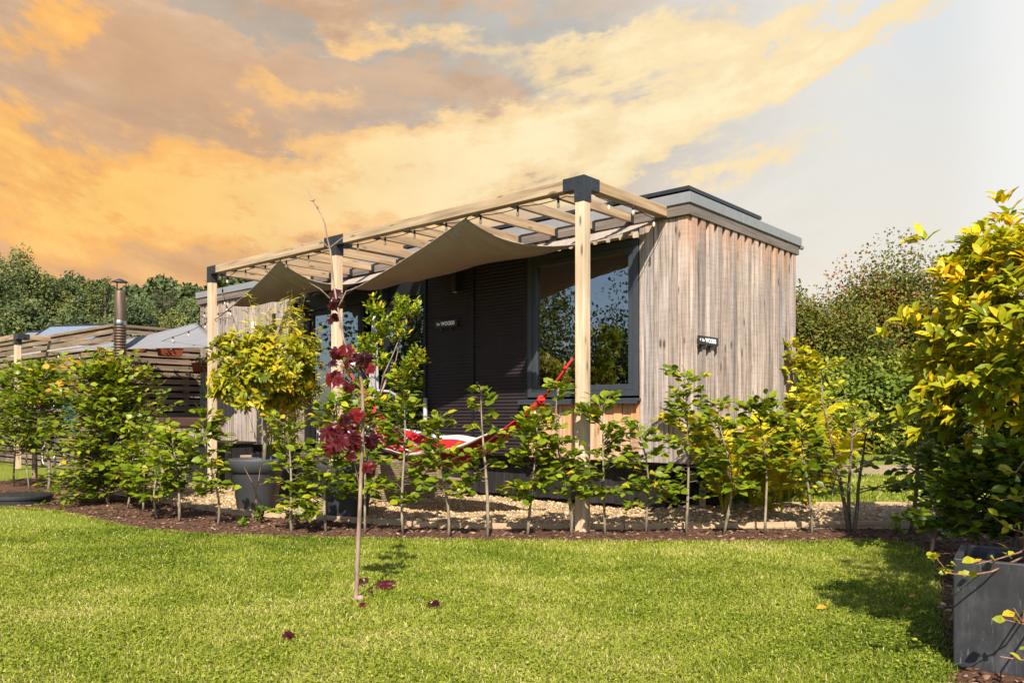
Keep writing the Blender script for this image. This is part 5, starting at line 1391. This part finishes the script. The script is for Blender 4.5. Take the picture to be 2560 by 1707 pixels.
tag(build('plastic_tub', mb, M['blue_plastic'], loc=gp(192,1247), smooth=True), 'small blue plastic tub lying on the mulch by the large bushy beech', 'tub')
mb = MB(); mb.box(-.03,.03,-.02,.02,0,.20); mb.add([(-.03,-.02,.2001),(.03,-.02,.2001),(.03,.02,.2001),(-.03,.02,.2001),(0,0,.23)], [(0,1,4),(1,2,4),(2,3,4),(3,0,4)])
tag(build('wooden_peg', mb, M['edging'], loc=gp(1756,1268,.08)), 'short wooden peg at the cabin corner beside the edging board', 'peg')
mb = MB(); mb.lathe([(0,0),(.10,0),(.115,.02),(.125,.24),(.13,.25),(.118,.25),(.11,.2)], 20)
tag(build('black_bucket', mb, M['black_plastic'], loc=cab(-.02,.52,.08), smooth=True), 'black bucket at the cabin corner half hidden by the golden fern', 'bucket')

# ------------------------------------------------------------------ light
SUN_EL = R(43)
sdir = Vector((.055, 1.0, 0)).normalized()*math.cos(SUN_EL) + Vector((0,0,-math.sin(SUN_EL)))
sl = bpy.data.lights.new('sun', 'SUN'); sl.energy = 4.8; sl.angle = R(.53); sl.color = (1.0, .91, .78)
so = bpy.data.objects.new('sun', sl); COL.objects.link(so); so.rotation_euler = sdir.to_track_quat('-Z', 'Y').to_euler(); so.location = (-3,-20,20)

W = bpy.data.worlds.new('World'); SC.world = W; W.use_nodes = True
W.cycles.sampling_method = 'MANUAL'; W.cycles.sample_map_resolution = 256
nt = W.node_tree; nt.nodes.clear(); L = nt.links
sky = nd(nt, 'ShaderNodeTexSky'); sky.sky_type = 'NISHITA'; sky.sun_disc = False; sky.sun_elevation = SUN_EL; sky.sun_rotation = math.pi + math.atan2(sdir.x, sdir.y); sky.air_density = 1.0; sky.dust_density = 1.2
tc = nd(nt, 'ShaderNodeTexCoord'); sx = nd(nt, 'ShaderNodeSeparateXYZ'); L.new(tc.outputs['Generated'], sx.inputs[0])
X, Y, Z = sx.outputs
yc = math_n(nt, 'MAXIMUM', Y, .12)
U = math_n(nt, 'DIVIDE', X, yc); Vv = math_n(nt, 'DIVIDE', Z, yc)
du = math_n(nt, 'ADD', U, .12)
V2 = math_n(nt, 'SUBTRACT', Vv, math_n(nt, 'MULTIPLY', math_n(nt, 'MULTIPLY', du, du), .42))
def comb(a, b, c=0.0):
    n = nd(nt, 'ShaderNodeCombineXYZ')
    for i, q in enumerate((a, b, c)):
        if isinstance(q, (int, float)): n.inputs[i].default_value = q
        else: L.new(q, n.inputs[i])
    return n.outputs[0]
K = 10.0/(2**EXPO)                      # world strength is .1
def sk(c): return tuple(x*K for x in lin(c))
wisp = noise(nt, comb(math_n(nt,'MULTIPLY',U,4.4), math_n(nt,'MULTIPLY',V2,13.0), 3.1), 1.0, 7, .66, .5)
wn = nd(nt, 'ShaderNodeTexNoise', inp={'Scale': 1.0, 'Detail': 5, 'Roughness': .58}); L.new(comb(math_n(nt,'MULTIPLY',U,4.2), math_n(nt,'MULTIPLY',V2,8.0), 4.4), wn.inputs['Vector'])
wsep = nd(nt, 'ShaderNodeSeparateColor'); L.new(wn.outputs['Color'], wsep.inputs[0])
wn2 = nd(nt, 'ShaderNodeTexNoise', inp={'Scale': 1.0, 'Detail': 5, 'Roughness': .62}); L.new(comb(math_n(nt,'MULTIPLY',U,14), math_n(nt,'MULTIPLY',V2,21), 9.4), wn2.inputs['Vector'])
ws2 = nd(nt, 'ShaderNodeSeparateColor'); L.new(wn2.outputs['Color'], ws2.inputs[0])
puff, fine = wsep.outputs[2], ws2.outputs[2]
Ud = math_n(nt, 'ADD', math_n(nt, 'ADD', U, math_n(nt, 'MULTIPLY_ADD', wsep.outputs[0], .36, -.18)), math_n(nt, 'MULTIPLY_ADD', ws2.outputs[0], .16, -.08))
Vd = math_n(nt, 'ADD', math_n(nt, 'ADD', Vv, math_n(nt, 'MULTIPLY_ADD', wsep.outputs[1], .20, -.10)), math_n(nt, 'MULTIPLY_ADD', ws2.outputs[1], .09, -.045))
def blob(cx, cy, rx, ry, ang, w):       # a bank of cloud at a direction of the sky
    cu, cv, ru, rv = (cx*1.0884-CX)/FPX, (HZ-cy*1.0884)/FPX, rx*1.0884/FPX, ry*1.0884/FPX
    ca, sa = math.cos(R(ang)), math.sin(R(ang))
    a = math_n(nt, 'SUBTRACT', Ud, cu); b = math_n(nt, 'SUBTRACT', Vd, cv)
    p = math_n(nt, 'ADD', math_n(nt, 'MULTIPLY', a, ca/ru), math_n(nt, 'MULTIPLY', b, sa/ru))
    q = math_n(nt, 'ADD', math_n(nt, 'MULTIPLY', a, -sa/rv), math_n(nt, 'MULTIPLY', b, ca/rv))
    e = math_n(nt, 'ADD', math_n(nt, 'MULTIPLY', p, p), math_n(nt, 'MULTIPLY', q, q))
    return math_n(nt, 'MULTIPLY', math_n(nt, 'EXPONENT', math_n(nt, 'MULTIPLY', e, -1.0)), w)
def total(bl):
    t = None
    for b in bl: x = blob(*b); t = x if t is None else math_n(nt, 'ADD', t, x)
    return t
gold = total([(60,60,230,75,8,.9), (200,430,480,130,-6,1.35), (420,510,520,90,0,1.1), (1050,430,480,60,4,.8), (640,450,300,60,0,.9), (1700,60,380,70,12,.75), (545,345,110,60,-20,.8), (860,375,170,65,-8,.95), (1010,300,200,45,8,.7), (1380,240,300,46,12,1.0), (1750,165,420,66,19,.95), (1450,100,350,60,12,.6), (1330,370,480,70,5,.9), (1680,320,230,45,12,.6), (880,70,330,44,-6,.65), (640,205,130,45,-12,.5), (1980,60,220,60,24,.7), (700,480,330,70,0,.6), (2080,170,170,15,21,.6), (30,250,90,70,0,.7)])
dark = total([(330,140,560,75,-9,1.0), (380,270,380,65,-6,.9), (260,585,420,48,0,.9), (1130,255,260,38,-3,.8), (950,180,280,40,-14,.75), (60,335,160,36,0,.5), (560,470,160,40,-10,.5), (1000,440,200,30,0,.45)])
blue = total([(690,350,150,85,-8,1.2), (1180,70,280,75,0,1.2), (620,70,260,40,-10,1.0), (760,210,160,40,-8,.8), (1260,170,200,36,6,.55), (900,255,150,36,-6,.65), (1130,330,160,26,0,.4)])
grain = math_n(nt, 'MULTIPLY_ADD', math_n(nt, 'ADD', math_n(nt,'MULTIPLY',wisp,.55), math_n(nt,'MULTIPLY',fine,.45)), 1.0, -.5)
lumps = math_n(nt, 'MULTIPLY_ADD', puff, 1.0, -.5)
def gate(f, kg, kl, a, b):              # ragged cloud edge: the bank times its own turbulence
    t = math_n(nt, 'ADD', math_n(nt, 'MULTIPLY_ADD', grain, kg, 1.0), math_n(nt, 'MULTIPLY', lumps, kl))
    t = math_n(nt, 'MULTIPLY', f, math_n(nt, 'MAXIMUM', t, 0.0)); return t, smap(nt, t, a, b)
clear = mix(nt, smap(nt, U, -.1, .45), sk((200,182,162)), sk((232,230,224)))
clear = mix(nt, math_n(nt,'MULTIPLY', math_n(nt,'SUBTRACT',1.0,smap(nt, Vv, .1, .36)), smap(nt, U, -.1, .35)), clear, sk((240,233,219)))
clear = mix(nt, math_n(nt,'MULTIPLY', smap(nt, U, .36, .5), smap(nt, Vv, .3, .5)), clear, sk((226,229,230)))
clear = mix(nt, smap(nt, U, .52, .66), clear, sk((244,244,242)))
leftw = math_n(nt,'SUBTRACT',1.0,smap(nt, U, -.25, .22))
veil = mix(nt, smap(nt, Vv, .16, .40), sk((248,196,132)), sk((222,186,152)))
veil = mix(nt, smap(nt, grain, -.16, .16), mix(nt, 1.0, veil, (.86,.82,.80), 'MULTIPLY'), mix(nt, 1.0, veil, (1.06,1.06,1.05), 'MULTIPLY'))
col = mix(nt, math_n(nt,'MULTIPLY', leftw, .85), clear, veil)
_, bl_ = gate(blue, 4.0, 2.5, .22, .75)
col = mix(nt, math_n(nt,'MULTIPLY', bl_, .88), col, mix(nt, smap(nt, U, -.35, .1), sk((186,174,160)), sk((188,188,184))))
_, dk_ = gate(dark, 4.5, 3.0, .30, 1.0)
col = mix(nt, math_n(nt,'MULTIPLY', dk_, .76), col, mix(nt, smap(nt, U, -.6, .05), sk((211,167,129)), sk((216,186,158))))
gs, gd_ = gate(gold, 7.0, 4.5, .28, 1.10)
col = mix(nt, math_n(nt,'MULTIPLY', gd_, .92), col, mix(nt, smap(nt, U, -.5, .2), sk((254,190,108)), sk((253,229,180))))
col = mix(nt, math_n(nt,'MULTIPLY', smap(nt, gs, 1.0, 2.4), .8), col, mix(nt, smap(nt, U, -.5, .1), sk((255,208,122)), sk((255,240,198))))
hz = math_n(nt,'MULTIPLY', math_n(nt,'SUBTRACT',1.0,smap(nt, Vv, .15, .24)), math_n(nt,'SUBTRACT',1.0,smap(nt, U, -.3, .1)))
col = mix(nt, math_n(nt,'MULTIPLY', hz, .75), col, mix(nt, smap(nt, wisp, .42, .60), sk((218,168,128)), sk((242,186,124))))
streak = math_n(nt, 'ADD', math_n(nt,'MULTIPLY',wisp,.6), math_n(nt,'MULTIPLY',fine,.4))
col = mix(nt, math_n(nt,'SUBTRACT',1.0,smap(nt, U, .2, .5)), col, mix(nt, 1.0, col, ramp(nt, streak, [(.34,(.92,.90,.89)),(.5,(1,1,1)),(.66,(1.07,1.07,1.08))]), 'MULTIPLY'))
# only the side of the sky in front; the rest is the clear daylight sky
front = math_n(nt,'MULTIPLY', smap(nt, Y, .10, .42), math_n(nt,'SUBTRACT',1.0,smap(nt, Vv, .62, 1.3)))
nis = mix(nt, 1.0, sky.outputs[0], (.80,.82,.86), 'MULTIPLY')
final = mix(nt, front, nis, col)
bg = nd(nt, 'ShaderNodeBackground'); bg.inputs['Strength'].default_value = .1; L.new(final, bg.inputs['Color'])
ow = nd(nt, 'ShaderNodeOutputWorld'); L.new(bg.outputs[0], ow.inputs[0])

# ------------------------------------------------------------------ camera
cd = bpy.data.cameras.new('camera'); cd.sensor_width = 36; cd.lens = 36*FPX/2560; cd.shift_y = (HZ-853.5)/2560; cd.clip_end = 2000; cd.clip_start = .05
co = bpy.data.objects.new('camera', cd); COL.objects.link(co); co.location = (0,0,CAMH); co.rotation_euler = (math.pi/2,0,0)
SC.camera = co
SC.view_settings.view_transform = 'Standard'; SC.view_settings.look = 'None'; SC.view_settings.exposure = EXPO; SC.view_settings.gamma = 1
SC.cycles.max_bounces = 8; SC.cycles.transparent_max_bounces = 12
